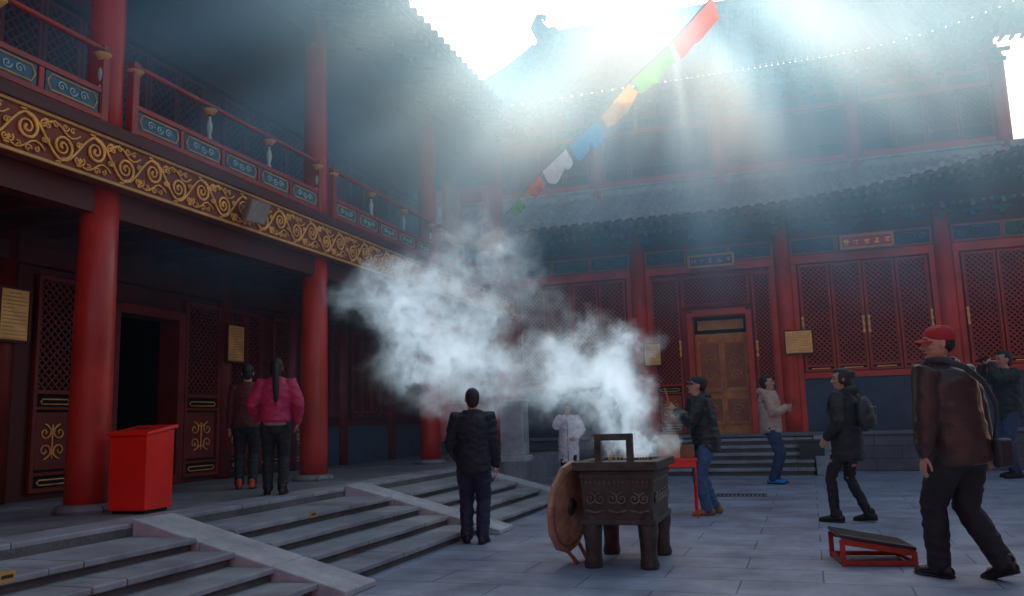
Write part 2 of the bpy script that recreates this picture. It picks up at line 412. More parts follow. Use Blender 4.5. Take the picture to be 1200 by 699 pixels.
w=MB()
for q in(doorA,doorB): w.box(WX-.3,WX+.08,q-.07,q+.07,TZ,3.1)
w.box(WX-.3,WX+.08,doorA+.07,doorB-.07,2.98,3.12); w.box(WX-.3,WX+.1,doorA+.07,doorB-.07,TZ,TZ+.14)
w.build('door_frame',REDL,LB,bevel=.008)
for y in [5.0,7.25,11.3,13.2,15.05,17.2,19.25]:
    m=MB(); m.lathe((WX,y,0),[(.15,TZ),(.15,3.95)],n=20); m.build('wall_post',REDL,LB,smooth=True)
def LY(px,py=450): return onX(px,py,WX).y
for a,b in [(35,86),(213,254),(300,338),(88,126),(340,362)]: leaf(ML,LY(a),LY(b),TZ+.08,1.85,3.3,LB)
for k in range(3): leaf(ML,11.4+k*.42,11.8+k*.42,TZ+.08,1.85,3.3,LB)
for k in range(4): leaf(ML,13.45+k*.39,13.82+k*.39,1.5,1.6,3.3,LB,gold=False,name='lattice_window')
for k in range(4): leaf(ML,15.4+k*.42,15.8+k*.42,1.5,1.6,3.3,LB,gold=False,name='lattice_window')
for a,b in((13.35,14.9),(15.2,17.05),(17.35,19.1)):
    m=MB(); m.box(WX,WX+.05,a+.0,b,TZ,1.32); m.build('dado',DADO,LB)
m=MB(); m.box(WX,WX+.14,-2,19.8,3.4,3.62); m.build('wall_beam',REDD,LB)
m=MB(); m.box(CX-.1,CX+.1,-2,19.8,BZ0-.28,BZ0); m.build('tie_beam',REDD,LB)
m=MB(); m.box(WX,CX+.12,-2,19.8,BZ0+.02,BZ0+.1); 
for k in range(36): m.box(WX+.14,CX-.1,-1.9+k*.6,-1.78+k*.6,BZ0-.12,BZ0+.02)
m.build('balcony_ceiling',REDD,LB)
FX=-6.52
m=MB(); m.box(CX+.12,FX,-2,19.8,BZ0,BZ1); fr=m.build('frieze_board',mat('frieze_board',(.22,.042,.018),.6),LB)
m=MB(); m.box(FX,FX+.025,-2,19.8,BZ0+.001,BZ0+.03); m.build('gold_border',GOLDP,fr)
m=MB(); m.box(FX,FX+.025,-2,19.8,BZ1-.03,BZ1-.001); m.build('gold_border',GOLDP,fr)
m=MB()
MF=lambda s,d,z: V((FX+d,s,z))
zc=(BZ0+BZ1)/2; P_=.40; k=0; s=-.5
while s<19.6:
    up=1 if k%2==0 else -1; cz=zc-up*.035
    m.chain(spiral((s,cz),.125,1.9,up,-math.pi/2*up,MF,.012,n=24),[.016]*11+[.012]*8+[.017]*6,n=6)
    pts=[MF(s-P_*.5+P_*q,.014,zc-up*(.175*math.sin(math.pi*q))) for q in [i/8 for i in range(9)]]
    m.chain(pts,.014,n=6)
    pts=[MF(s-P_*.5+P_*q,.012,zc+up*(.13+.055*math.sin(math.pi*2*q))) for q in [i/8 for i in range(9)]]
    m.chain(pts,.010,n=5)
    for sg,ang in((-1,.8),(1,.6)):
        m.chain(spiral((s+sg*.175,zc-up*.12*sg),.045,1.3,-sg*up,ang,MF,.014,n=12),.010,n=5)
        m.chain(spiral((s+sg*.185,zc+up*.03*sg),.035,1.2,sg*up,ang,MF,.014,n=9),.008,n=5)
    m.chain(spiral((s+.02,zc+up*.165),.042,1.2,-up,0,MF,.014,n=10),.009,n=5)
    m.chain(spiral((s-.085,zc+up*.16),.036,1.1,up,2,MF,.014,n=9),.008,n=5)
    m.chain(spiral((s+.11,zc+up*.15),.034,1.1,up,1,MF,.014,n=9),.008,n=5)
    m.ell(MF(s+P_*.5,.010,zc-up*.17),(.010,.035,.015),n=8,k=5)
    m.ell(MF(s-.04,.010,zc-up*.195),(.010,.04,.012),n=8,k=5)
    s+=P_; k+=1
m.build('gold_scrollwork',GOLD,fr,smooth=True)
m=MB(); m.box(WX,FX+.05,-2,19.8,BZ1,BZ1+.09); m.box(WX,FX-.02,-2,19.8,BZ1+.09,BZ1+.17); m.build('balcony_floor',REDD,LB,bevel=.01)
RX=-6.62; rz=BZ1+.17
def railing(y0,y1):
    o=MB()
    a=y0+.19; b=y1-.19
    o.box(RX-.04,RX+.04,a,b,rz+.02,rz+.08)
    o.box(RX-.035,RX+.035,a,b,rz+.30,rz+.36)
    o.chain([(RX,a,rz+.80),(RX,b,rz+.80)],.034,n=10)
    for yy in(a+.02,b-.02): o.box(RX-.045,RX+.045,yy-.045,yy+.045,rz,rz+.84)
    n=5; L_=(b-a-.08)/n
    for k in range(n+1):
        yy=a+.04+k*L_; o.box(RX-.03,RX+.03,yy-.03,yy+.03,rz+.08,rz+.30)
    rl=o.build('railing',mat('railing_red',(.34,.026,.018),.4,var=.3),LB,bevel=.005,seg=1)
    for k in range(n):
        c=a+.04+(k+.5)*L_; h=L_/2-.05
        p=MB(); p.box(RX-.01,RX+.02,c-h,c+h,rz+.085,rz+.295)
        p.cm=1
        zc=rz+.19
        p.chain([(RX+.024,c-h+.02,zc),(RX+.024,c-h+.06,zc+.08),(RX+.024,c+h-.06,zc+.08),(RX+.024,c+h-.02,zc),(RX+.024,c+h-.06,zc-.08),(RX+.024,c-h+.06,zc-.08),(RX+.024,c-h+.02,zc)],.010,n=5)
        p.cm=2
        Mq=lambda s,d,z: V((RX+d,s,z))
        for sg in(-1,0,1): p.chain(spiral((c+sg*h*.42,zc),.055,1.3,1 if sg else -1,0,Mq,.026,n=10),.009,n=4)
        p.build('painted_panel',[PANELB,GOLDP,CLOUD],rl)
    for k in range(4):
        yy=a+.04+(b-a-.08)*k/3
        p=MB()
        p.lathe((RX+.0,yy,rz+.36),[(.03,0),(.034,.03),(.018,.05),(.036,.12),(.04,.18),(.018,.26),(.016,.30)],n=12)
        p.cm=1; p.lathe((RX,yy,rz+.66),[(.018,0),(.055,.04),(.085,.08),(.085,.10),(.03,.105)],n=12)
        p.cm=2; p.lathe((RX,yy,rz+.675),[(.04,0),(.065,.035),(.094,.068),(.09,.073)],n=12)
        p.build('lotus_support',[CLOUD,BLUE,GOLDP],rl,smooth=True)
for i in range(4): railing(CY[i],CY[i+1])
for i in range(1,4):
    y0=CY[i]+.25; n=6; L_=(4.18-.5)/n
    for k in range(n): leaf(ML,y0+k*L_+.01,y0+(k+1)*L_-.01,BZ1+.2,5.2,6.9,LB,gold=False,name='upper_lattice_door',pitch=.14)
m=MB(); m.box(CX-.1,CX+.1,-2,19.8,7.35,7.62); m.box(CX-.06,CX+.06,-2,19.8,7.62,8.3); m.box(WX,CX-.1,-2,19.8,7.5,7.6); m.build('upper_beam',REDD,LB)
m=MB(); m.box(WX,WX+.12,-2,19.8,6.95,7.25); m.build('upper_wall_beam',REDD,LB)
roof(lambda s,d,z: V((CX+d,s,z)),-2,17.2,1.6,7.75,-3.4,10.3,0,0,0,0,LB,soff=7.9,dw=-.1)
# ================================================================ END BUILDING
EY=21.0; PZ=.8
ME=lambda s,d,z: V((s,EY-d,z))
EB=empty('rear_hall',(0,0,0),label='red two tier temple hall with grey tiled roofs closing the courtyard behind the burner',cat='building')
m=MB(); m.box(-12,9.5,20.2,26,0,PZ); m.build('plinth',PLAT,EB,bevel=.02)
m=MB(); m.box(-12,9.6,20.13,20.6,PZ+.002,PZ+.08); m.build('plinth_coping',GSTONE,EB,bevel=.015)
for i in range(5):
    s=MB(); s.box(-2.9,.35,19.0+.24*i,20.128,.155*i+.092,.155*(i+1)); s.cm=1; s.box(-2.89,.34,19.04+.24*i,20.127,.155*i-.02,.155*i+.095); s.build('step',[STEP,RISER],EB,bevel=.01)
for x in(.38,-3.3):
    s=MB(); s.add([(x,18.85,0),(x+.37,18.85,0),(x+.37,20.125,0),(x,20.125,0),(x,18.85,.06),(x+.37,18.85,.06),(x+.37,20.125,.82),(x,20.125,.82)],[(0,3,2,1),(4,5,6,7),(0,1,5,4),(1,2,6,5),(2,3,7,6),(3,0,4,7)]); s.build('stair_cheek',STEP,EB,bevel=.01)
XC=[-7.1,-3.55,0,3.55,7.1]
for x in XC: col(x,EY,PZ,6.1,.2,EB,mt=REDE)
m=MB(); 
dX0=onY(812,440,EY).x; dX1=onY(882,440,EY).x; dz=onY(845,368,EY).z
m.box(-10,dX0,EY+.06,EY+.3,PZ,6.4); m.box(dX1,8.5,EY+.06,EY+.3,PZ,6.4); m.box(dX0,dX1,EY+.06,EY+.3,dz,6.4)
m.box(-10,5.3,EY+.9,EY+1.1,6.0,10.4)
m.build('wall',RED,EB)
m=MB(); m.box(-10,8.5,EY+.55,EY+.65,PZ,6.4); m.build('room_backing',DARK,EB)  # hidden dark sheet added to stop light leaking past the door
LT=5.02
m=MB()
for i in range(4):
    m.fbox(ME,XC[i]+.19,XC[i+1]-.19,-.06,.09,LT-.12,LT+.08)
    for q in(XC[i]+.19,XC[i+1]-.31): m.fbox(ME,q,q+.12,-.06,.07,PZ,LT-.12)
    if i!=1: m.fbox(ME,XC[i]+.31,XC[i+1]-.31,-.06,.1,2.12,2.26)
m.build('window_frame',REDE,EB,bevel=.008)
for i in(0,2,3):
    m=MB(); m.fbox(ME,XC[i]+.31,XC[i+1]-.31,-.06,.06,PZ,2.12); m.build('dado',DADO,EB)
for i in(0,2,3):
    a=XC[i]+.34; L_=(3.55-.68)/4
    for k in range(4):
        h=None
        if k in(1,2): h=(a+L_*(2)+(-.06 if k==1 else .06),3.35)
        if k==0: h=(a+.03,3.4)
        if k==3: h=(a+4*L_-.03,3.4)
        o=leaf(ME,a+k*L_+.012,a+(k+1)*L_-.012,2.28,2.42,4.86,EB,gold=False,handle=h,name='lattice_window',pitch=.12,bw=.026,lm=REDW)
        gm=MB(); c=a+(k+.5)*L_
        gm.chain([ME(c-.2,.08,2.35),ME(c+.2,.08,2.35)],.014,n=5); gm.build('gold_strip',BRIGHTG,o)
sl=onY(778,420,EY).x; sr=onY(800,420,EY).x
leaf(ME,-3.24,sr,PZ+.1,2.1,4.8,EB,handle=(sr-.03,3.0),lm=REDW); leaf(ME,dX1+.12,-.31,PZ+.1,2.1,4.8,EB,handle=(dX1+.16,2.9),lm=REDW)
leaf(ME,sr+.06,dX1+.06,dz+.2,dz+.25,4.8,EB,gold=False,name='transom_lattice',lm=REDW)
m=MB()
for q in(dX0,dX1): m.fbox(ME,q-.07,q+.07,-.5,.09,PZ,dz+.05)
m.fbox(ME,dX0+.07,dX1-.07,-.3,.09,dz-.04,dz+.12); m.build('door_frame',REDE,EB,bevel=.01)
m=MB(); m.fbox(ME,dX0+.07,dX1-.07,-.42,-.32,PZ,dz-.5); m.cm=1; m.fbox(ME,dX0+.07,dX1-.07,-.42,-.31,dz-.5,dz-.46); m.cm=2; m.fbox(ME,dX0+.07,dX1-.07,-.42,-.36,dz-.46,dz); m.cm=3
m.fbox(ME,dX0+.15,dX1-.15,-.32,-.3,dz-.36,dz-.12)
for q in(0,1): 
    a=dX0+.12+q*(dX1-dX0-.2)/2; b=a+(dX1-dX0)/2-.14
    m.cm=0; m.fbox(ME,a,b,-.32,-.29,PZ+.3,PZ+1.0); m.fbox(ME,a,b,-.32,-.29,PZ+1.1,dz-.6)
    m.cm=4; m.fbox(ME,a+.05,b-.05,-.29,-.285,PZ+.38,PZ+.92); m.fbox(ME,a+.05,b-.05,-.29,-.285,PZ+1.2,dz-.7)
    m.cm=1
    for zz in (PZ+.65,PZ+1.5,PZ+1.9): m.chain(spiral(((a+b)/2,zz),(b-a)*.26,1.4,1,0,ME,-.28,n=14),.012,n=5)
m.build('inner_door',[WOODO,GOLDP,DARK,GOLDP,mat('dark_orange_wood',(.36,.11,.035),.5,var=.4)],EB,bevel=.004,seg=1)
for i in range(4): painted_beam(ME,XC[i]+.2,XC[i+1]-.2,LT+.1,LT+.52,.06,EB,1.05)
brackets(ME,-8.2,7.3,5.68,.05,EB)
m=MB(); m.fbox(ME,-8.5,8.0,-.1,.05,5.54,6.8); m.build('bracket_backing',REDD,EB)
roof(ME,-9.5,7.6,1.75,6.12,-.9,7.42,0,0,0,1.35,EB,soff=6.5,dw=.1,span=9.5,tm=TILEL)
m=MB(); m.fbox(ME,-9.5,6.8,-1.0,-.78,7.34,7.54); m.fbox(ME,-9.5,6.8,-1.03,-.74,7.54,7.62); m.build('lower_ridge',TILEL,EB,bevel=.02)
MU=lambda s,d,z: V((s,EY+.9-d,z))
UX=[-8.0,-4.7,-1.4,1.95,5.3]
for x in UX: 
    m=MB(); m.lathe((x,EY+.9,0),[(.17,7.0),(.17,9.8)],n=20); m.build('column',REDC,EB,smooth=True)
for i in range(4):
    a=UX[i]+.2; b=UX[i+1]-.2
    painted_beam(MU,a,b,9.15,9.5,.06,EB,1.0)
    n=4; L_=(b-a)/n
    for k in range(n): leaf(MU,a+k*L_+.01,a+(k+1)*L_-.01,7.8,8.1,9.05,EB,gold=False,name='upper_lattice_window',pitch=.13)
    m=MB(); m.fbox(MU,a,b,0,.09,7.6,7.78); m.build('upper_sill',REDC,EB)
    m=MB(); m.fbox(MU,a,b,0,.1,9.06,9.14); m.build('upper_head_rail',REDC,EB)
brackets(MU,-7.9,5.3,9.52,.05,EB)
roof(MU,-9.6,7.0,1.85,9.75,-3.4,13.9,2.2,1.8,.5,1.1,EB,soff=10.15,dw=.1,span=6.0,rows=22)
m=MB(); m.fbox(MU,-7.3,4.9,-3.6,-3.3,13.75,14.1); m.fbox(MU,-7.3,4.9,-3.65,-3.25,14.1,14.2)
m.build('main_ridge',TILE,EB,bevel=.02)
for sg,x in((-1,-7.2),(1,4.9)):
    m=MB(); b=MU(x,-3.45,13.75)
    m.chain([b+V((-sg*.35,0,0)),b+V((-sg*.15,0,.45)),b+V((sg*.1,0,.85)),b+V((0,0,1.15)),b+V((-sg*.2,0,1.1)),b+V((-sg*.2,0,.95))],[(.28,.14),(.3,.15),(.24,.12),(.14,.09),(.09,.06),(.04,.04)],n=10)
    m.ell(b+V((-sg*.45,0,.5)),(.22,.13,.2)); m.build('ridge_ornament',TILE,EB,smooth=True)
def hip(p0,p1,nm,sag=.25,n=9):
    m=MB(); pts=[]
    for i in range(n+1):
        t=i/n; p=V(p0).lerp(V(p1),t); p.z-=sag*math.sin(math.pi*t); pts.append(p)
    m.chain(pts,[(.14,.09)]*(n+1),n=8); o=m.build(nm,TILE,EB,smooth=True)
    for k in range(5):
        q=V(p0).lerp(V(p1),.03+k*.05); q.z+=.08-sag*math.sin(math.pi*(.03+k*.05)); b=MB()
        b.ell(q+V((0,0,.1)),(.05,.08,.12),n=8,k=6); b.ell(q+V((.0,-.06,.24)),(.04,.06,.05),n=8,k=6); b.chain([q+V((0,.06,.1)),q+V((0,.11,.25))],[.02,.01],n=6); b.build('ridge_beast',TILE,o,smooth=True)
hip(MU(7.05,2.2,10.95),MU(5.2,-3.4,14.05),'hip_ridge',.55)
m=MB(); m.box(5.3,5.42,EY+1.1,EY+5,7,10.2); m.build('end_wall',RED,EB)
hip(ME(7.65,2.2,7.55),ME(6.6,-.9,7.6),'hip_ridge',.15)
# ---------------------------------------------------------------- unseen halls added to cut sky light, beside and behind the view
SH=empty('added_side_hall',(0,0,0),label='unseen plain red hall with a grey tiled roof added on the right to cut sky light',cat='building')
MS=lambda s,d,z: V((10.5-d,s,z))
m=MB(); m.box(10.5,14,-12,17,0,6.6); m.build('wall',RED,SH)
for y in(-10,-6,-2,2,6,10,14,16.8):
    m=MB(); m.lathe((10.45,y,0),[(.2,0),(.19,6.3)],n=16); m.build('column',REDC,SH,smooth=True)
roof(MS,-13,18,1.2,6.5,-3.5,9.0,0,0,.3,.3,SH,soff=6.7,dw=.1,rows=6)
SG=empty('added_back_hall',(0,0,0),label='unseen plain red hall with a grey tiled roof added behind the camera to cut sky light',cat='building')
MG=lambda s,d,z: V((s,-9+d,z))
m=MB(); m.box(-12,10.3,-12,-9,0,6.4); m.build('wall',RED,SG)
roof(MG,-13,10.2,1.2,6.3,-3.0,8.8,0,0,.3,.3,SG,soff=6.5,dw=.1,rows=6)
# ---------------------------------------------------------------- plaques / signs
def glyph(mb,M,cs,cz,size,d,seed,th=.12):
    rn=random.Random(seed); n=rn.randint(5,7); h=size/2
    for i in range(n):
        if rn.random()<.5:
            z=cz+rn.uniform(-h,h)*.85; a=rn.uniform(.5,1)*h; s=cs+rn.uniform(-.2,.2)*h
            mb.fbox(M,s-a,s+a,d,d+.005+i*.0006,z-size*th/2,z+size*th/2)
        else:
            s=cs+rn.uniform(-h,h)*.8; a=rn.uniform(.4,1)*h; z=cz+rn.uniform(-.2,.2)*h
            mb.fbox(M,s-size*th/2,s+size*th/2,d,d+.005+i*.0006,z-a,z+a)
def plaque(nm,M,c,z,w,h,d,board,ink,lbl,n=4):
    e=empty(nm,M(c,d,z),label=lbl,cat='plaque'); o=M(c,d,z)
    ML_=lambda s,dd,zz: M(c+s,d+dd,z+zz)-o
    m=MB(); m.fbox(ML_,-w/2,w/2,0,.06,-h/2,h/2); m.build('board',board,e,bevel=.01)
    m=MB()
    for a,b in((-w/2-.03,-w/2+.02),(w/2-.02,w/2+.03)): m.fbox(ML_,a,b,.0,.09,-h/2-.03,h/2+.03)
    for a,b in((-h/2-.03,-h/2+.02),(h/2-.02,h/2+.03)): m.fbox(ML_,-w/2+.02,w/2-.02,.0,.088,a,b)
    m.build('frame',GOLDP,e,bevel=.006)
    m=MB()
    for k in range(n): glyph(m,ML_,(-w/2+w*(k+.5)/n),0,min(w/n,h)*.62,.061,k*7+int(c*10)+n)
    m.build('lettering',ink,e)
p=onY(833,306,EY-.45); plaque('name_plaque',ME,p.x,p.z,1.05,.26,.45,BLUE,GOLDP,'dark blue name plaque with gold lettering hung above the open doorway',5)
p=onY(1015,283,EY-.45); plaque('name_plaque',ME,p.x,p.z,1.1,.28,.45,mat('plaque_red',(.55,.035,.02),.5),BRIGHTG,'red name plaque with gold lettering under the eave right of the doorway',5)
BRASS=mat('brass_plate',(.92,.56,.19),.42,metal=.3,var=.25)
def sign(M,c,z,w,h,d,lbl):
    e=empty('notice_sign',M(c,d,z),label=lbl,cat='sign',group='brass notice plates on the temple walls'); o=M(c,d,z)
    q=lambda s,dd,zz: M(c+s,d+dd,z+zz)-o
    m=MB(); m.fbox(q,-w/2,w/2,0,.03,-h/2,h/2); m.build('plate',BRASS,e,bevel=.006)
    m=MB()
    for a,b in((-w/2-.02,-w/2+.012),(w/2-.012,w/2+.02)): m.fbox(q,a,b,.0,.045,-h/2-.02,h/2+.02)
    for a,b in((-h/2-.02,-h/2+.012),(h/2-.012,h/2+.02)): m.fbox(q,-w/2+.012,w/2-.012,.0,.043,a,b)
    m.build('frame',REDD,e)
    m=MB(); rows=13
    for r in range(rows):
        zz=h/2-.03-(h-.04)*(r+.6)/rows; s=-w/2+.045
        rn=random.Random(r*3+int(w*100))
        if r==0: s=-w*.22
        end=(w/2-.05 if r not in(4,9) else 0) if r else w*.22
        while s<end:
            l=rn.uniform(.010,.024); m.fbox(q,s,min(s+l,w/2-.04),.031,.033,zz-.005,zz+.005); s+=l+.013
    m.build('lettering',mat('faded_ink',(.25,.14,.06),.7),e)
p=onX(15,369,WX+.17); sign(ML,p.y,p.z,.40,.62,.17,'brass notice plate on the wall at the left edge, left of the nearest column')
p=onX(275,403,WX+.17); sign(ML,p.y,p.z,.44,.60,.17,'brass notice plate on the dark wall above the woman in pink')
p=onY(765,416,EY-.25); sign(ME,p.x,p.z,.42,.55,.25,'brass notice plate left of the rear hall doorway, beside the rising smoke')
p=onY(936,401,EY-.25); sign(ME,p.x,p.z,.62,.55,.25,'wide brass notice plate on the column right of the rear doorway')
for px,py,w,h,lb in((530,252,.95,1.35,'tall pale board hung in the far upper gallery'),(571,281,.8,.75,'small pale board at the far end of the upper gallery'),(535,430,.8,1.6,'tall pale framed board on the far ground floor wall')):
    p=onX(px,py,CX-.35); e=empty('hanging_board',p,label=lb,cat='board')
    m=MB(); m.box(-.02,.02,-w/2,w/2,-h/2,h/2); m.build('panel',PAPER,e)
    m=MB()
    for a in(-w/2,w/2): m.box(-.04,.04,a-.04,a+.04,-h/2-.04,h/2+.04)
    for a in(-h/2,h/2): m.box(-.038,.038,-w/2+.04,w/2-.04,a-.04,a+.04)
    m.build('frame',GOLDP,e)
p=onX(296,246,FX+.15); e=empty('flood_lamp',p,R(-12),label='boxy brown flood lamp fixed to the middle of the gilded frieze',cat='lamp')
GREY=mat('grey_metal',(.22,.22,.21),.45,metal=.4)
LM=mat('brown_grey_metal',(.26,.17,.13),.5,metal=.3); ry=Matrix.Rotation(R(25),3,'Y')
m=MB(); vs=[]
for x,hy,hz in((-.06,.09,.08),(.03,.16,.14),(.12,.17,.15)):
    vs+= [ry@V((x,sy*hy,sz*hz)) for sy,sz in((-1,-1),(1,-1),(1,1),(-1,1))]
m.add(vs,[(3,2,1,0),(0,1,5,4),(1,2,6,5),(2,3,7,6),(3,0,4,7),(4,5,9,8),(5,6,10,9),(6,7,11,10),(7,4,8,11),(8,9,10,11)]); m.build('lamp_housing',LM,e,bevel=.008)
m=MB(); m.box(-.16,-.02,-.03,.03,-.03,.03); m.box(-.02,.03,-.19,-.175,-.03,.03); m.box(-.02,.03,.175,.19,-.03,.03); m.build('bracket',GREY,e)
m=MB(); m.obox(ry@V((.124,0,0)),(.006,.30,.26),ry); m.build('lens',mat('lens_glass',(.25,.21,.18),.25),e)
# ---------------------------------------------------------------- red donation box
p=V((-6.17,6.72,TZ))
e=empty('donation_box',p,R(4),label='bright red metal box with sloping lid beside the nearest column',cat='box')
bw_,bd_=.21,.20
m=MB(); m.add([(-bw_,-bd_,.03),(bw_,-bd_,.03),(bw_,bd_,.03),(-bw_,bd_,.03),(-bw_-.005,-bd_-.005,.74),(bw_+.005,-bd_-.005,.74),(bw_+.005,bd_+.005,.80),(-bw_-.005,bd_+.005,.80)],[(0,3,2,1),(4,5,6,7),(0,1,5,4),(1,2,6,5),(2,3,7,6),(3,0,4,7)]); m.build('body',BRED,e,bevel=.008)
l0,l1=bw_+.03,bd_+.03
m=MB(); m.add([(-l0,-l1,.742),(l0,-l1,.742),(l0,l1,.812),(-l0,l1,.812),(-l0,-l1,.775),(l0,-l1,.775),(l0,l1,.845),(-l0,l1,.845)],[(0,3,2,1),(4,5,6,7),(0,1,5,4),(1,2,6,5),(2,3,7,6),(3,0,4,7)])
m.build('lid',BRED,e,bevel=.006)
m=MB(); m.box(-.18,.18,-.17,.17,0,.03); m.build('base',BLACK,e)
m=MB(); m.obox((0,0,.812),(.16,.022,.008),Matrix.Rotation(R(9),3,'X')); m.build('slot',BLACK,e)
# ---------------------------------------------------------------- stone pedestal
p=G(604,541,TZ); e=empty('stone_pedestal',p,0,label='pale carved stone post at the far end of the terrace steps',cat='post')
m=MB(); m.box(-.28,.28,-.25,.25,0,.12); m.build('base',STONE,e,bevel=.015)
m=MB(); m.box(-.23,.23,-.20,.20,.12,1.14); m.build('shaft',STONE,e,bevel=.02)
m=MB(); m.box(-.25,.25,-.22,.22,1.14,1.20); m.build('cap',STONE,e,bevel=.02)
m=MB(); m.box(.23,.238,-.12,.12,.35,.95); m.build('carved_panel',mat('stone_carved',(.35,.36,.36),.8,bump=.6),e)
# ---------------------------------------------------------------- burner
bc=V((-1.56,7.95,0))
e=empty('incense_burner',bc,0,label='rectangular bronze incense burner on four legs pouring smoke in the courtyard',cat='incense burner')
W=.35;D=.5
def tb(m,w0,d0,z0,w1,d1,z1):
    m.add([(-w0,-d0,z0),(w0,-d0,z0),(w0,d0,z0),(-w0,d0,z0),(-w1,-d1,z1),(w1,-d1,z1),(w1,d1,z1),(-w1,d1,z1)],[(0,3,2,1),(4,5,6,7),(0,1,5,4),(1,2,6,5),(2,3,7,6),(3,0,4,7)])
m=MB(); tb(m,W*.90,D*.92,.38,W*.96,D*.96,.86); m.build('body',BRONZE,e,bevel=.012)
m=MB(); t_=.07
for (x0,x1,y0,y1) in((-W-.04,W+.04,-D-.04,-D+t_),(-W-.04,W+.04,D-t_,D+.04),(-W-.04,-W+t_,-D+t_,D-t_),(W-t_,W+.04,-D+t_,D-t_)): m.box(x0,x1,y0,y1,.862,.94)
m.build('rim',BRONZE,e,bevel=.008)
m=MB(); m.box(-W+t_,W-t_,-D+t_,D-t_,.861,.905); m.build('ash_bed',mat('ash',(.3,.29,.28),.95,var=.4,vs=20,bump=.8),e)
for z0,z1 in((.385,.43),(.79,.83)):
    m=MB()
    k=W*.94+.012; kk=D*.95+.012
    m.box(-k,k,-kk-.0,-kk+.05,z0,z1); m.box(-k,k,kk-.05,kk,z0,z1); m.box(-k,-k+.05,-kk+.05,kk-.05,z0,z1); m.box(k-.05,k,-kk+.05,kk-.05,z0,z1)
    m.build('band',BRONZE,e,bevel=.005)
m=MB(); Mb=lambda s,d,z: V((s,-D*.935-d,z)); Ms=lambda s,d,z: V((W*.925+d,s,z))
for k in range(3):
    for sg in(-1,1): m.chain(spiral((-.2+.2*k+sg*.045,.61),.055,1.5,sg,math.pi/2,Mb,.012,n=16),.011,n=5)
    m.chain([Mb(-.28+.2*k,.012,.51),Mb(-.2+.2*k,.012,.49),Mb(-.12+.2*k,.012,.51)],.010,n=5)
for k in range(5):
    for sg in(-1,1): m.chain(spiral((-.34+.17*k+sg*.04,.61),.05,1.5,sg,math.pi/2,Ms,.012,n=16),.011,n=5)
for k in range(14): m.box(-.29+k*.043,-.27+k*.043,-D*.96-.004,-D*.96+.02,.74,.77)
for k in range(18): m.box(W*.96-.02,W*.96+.004,-.42+k*.048,-.395+k*.048,.74,.77)
m.build('relief_scrolls',mat('worn_bronze_relief',(.18,.16,.13),.45,metal=.4,var=.4,vs=9),e,smooth=True)
for sx in(-1,1):
    for sy in(-1,1):
        m=MB(); m.chain([(sx*(W-.10),sy*(D-.11),.42),(sx*(W-.095),sy*(D-.105),.33),(sx*(W-.10),sy*(D-.11),.22),(sx*(W-.10),sy*(D-.11),.10),(sx*(W-.095),sy*(D-.105),.03)],[.092,.092,.078,.075,.088],n=16); m.build('leg',BRONZE,e,smooth=True)
m=MB(); y=-D
m.box(-.175,-.115,y-.03,y+.03,.93,1.13); m.box(.115,.175,y-.03,y+.03,.93,1.13); m.box(-.175,.175,y-.03,y+.03,1.13,1.19); m.build('loop_handle',BRONZE,e,bevel=.008)
m=MB()
for k in range(26):
    x=random.uniform(-.22,.22); y=random.uniform(-.05,.38); m.chain([(x,y,.89),(x+random.uniform(-.03,.03),y+random.uniform(-.03,.03),random.uniform(.97,1.05))],.004,n=4)
INC=mat('incense',(.45,.25,.08),.8)
tag(m.build('incense_sticks',INC),'bundle of thin brown incense sticks standing in the bronze burner','incense').location=bc
lc=bc+V((-W-.15,-.24,.52)); e=empty('burner_lid',lc,R(-12),label='round brown lid propped upright against the left side of the incense burner',cat='lid')
WOODB=mat('worn_brown_wood',(.26,.12,.065),.55,var=.35,vs=8)
TAN=mat('worn_tan_wood',(.48,.28,.17),.6,var=.4,vs=8)
rt=Matrix.Rotation(R(6),3,'Y')
m=MB(); m.chain([rt@V((-.02,0,0)),rt@V((.02,0,0))],[.43,.43],n=12,cap=False); m.build('disc',TAN,e,bevel=.01)
m=MB(); m.chain([rt@V((.021,0,0)),rt@V((.045,0,0))],[.085,.06],n=16,cap=False); m.build('boss',BRONZE,e)
pts=[rt@V((.025,.36*math.cos(a),.36*math.sin(a))) for a in [k*math.pi/12 for k in range(25)]]
m=MB(); m.chain(pts,.012,n=5,cap=False); m.build('rim_ring',WOODB,e)
for y1,z0 in((0,-.40),(.22,-.34)):
    m=MB(); m.chain([rt@V((-.01,y1,z0)),V((.05,y1,-.505))],.02,n=6); m.build('prop_foot',WOODB,e)
# ---------------------------------------------------------------- red table + boxes
tp=G(793,606); e=empty('red_table',tp,R(10),label='small bright red thin legged table just behind the burner',cat='table')
m=MB(); m.box(-.32,.30,-.22,.22,.74,.78); m.build('table_top',BRED,e,bevel=.005)
m=MB(); m.box(-.30,.28,-.205,-.185,.66,.74); m.box(-.30,.28,.185,.205,.66,.74); m.box(.265,.285,-.185,.185,.66,.74); m.build('apron',BRED,e)
for x in(-.28,.27):
    for y in(-.19,.19):
        m=MB(); m.chain([(x,y,.74),(x,y,.012)],.013,n=8); m.build('leg',BRED,e)
CARD=mat('cardboard',(.62,.46,.30),.85,var=.1)
def carton(loc,sx,sy,sz,rz,lbl,mt=CARD):
    e=empty('carton',loc,rz,label=lbl,cat='box'); m=MB(); m.box(-sx,sx,-sy,sy,0,sz); m.build('box_body',mt,e,bevel=.005)
    m=MB(); m.box(-sx-.003,sx+.003,-.02,.02,.02,sz+.003); m.build('tape',mat('tape',(.5,.4,.25),.4),e)
R10=Matrix.Rotation(R(10),3,'Z')
carton(tp+R10@V((-.06,0,.78)),.14,.12,.30,R(14),'brown cardboard box on the red table behind the burner')
carton(tp+R10@V((.19,.02,.78)),.09,.1,.16,R(4),'small low wooden box at the right end of the red table',WOODB)
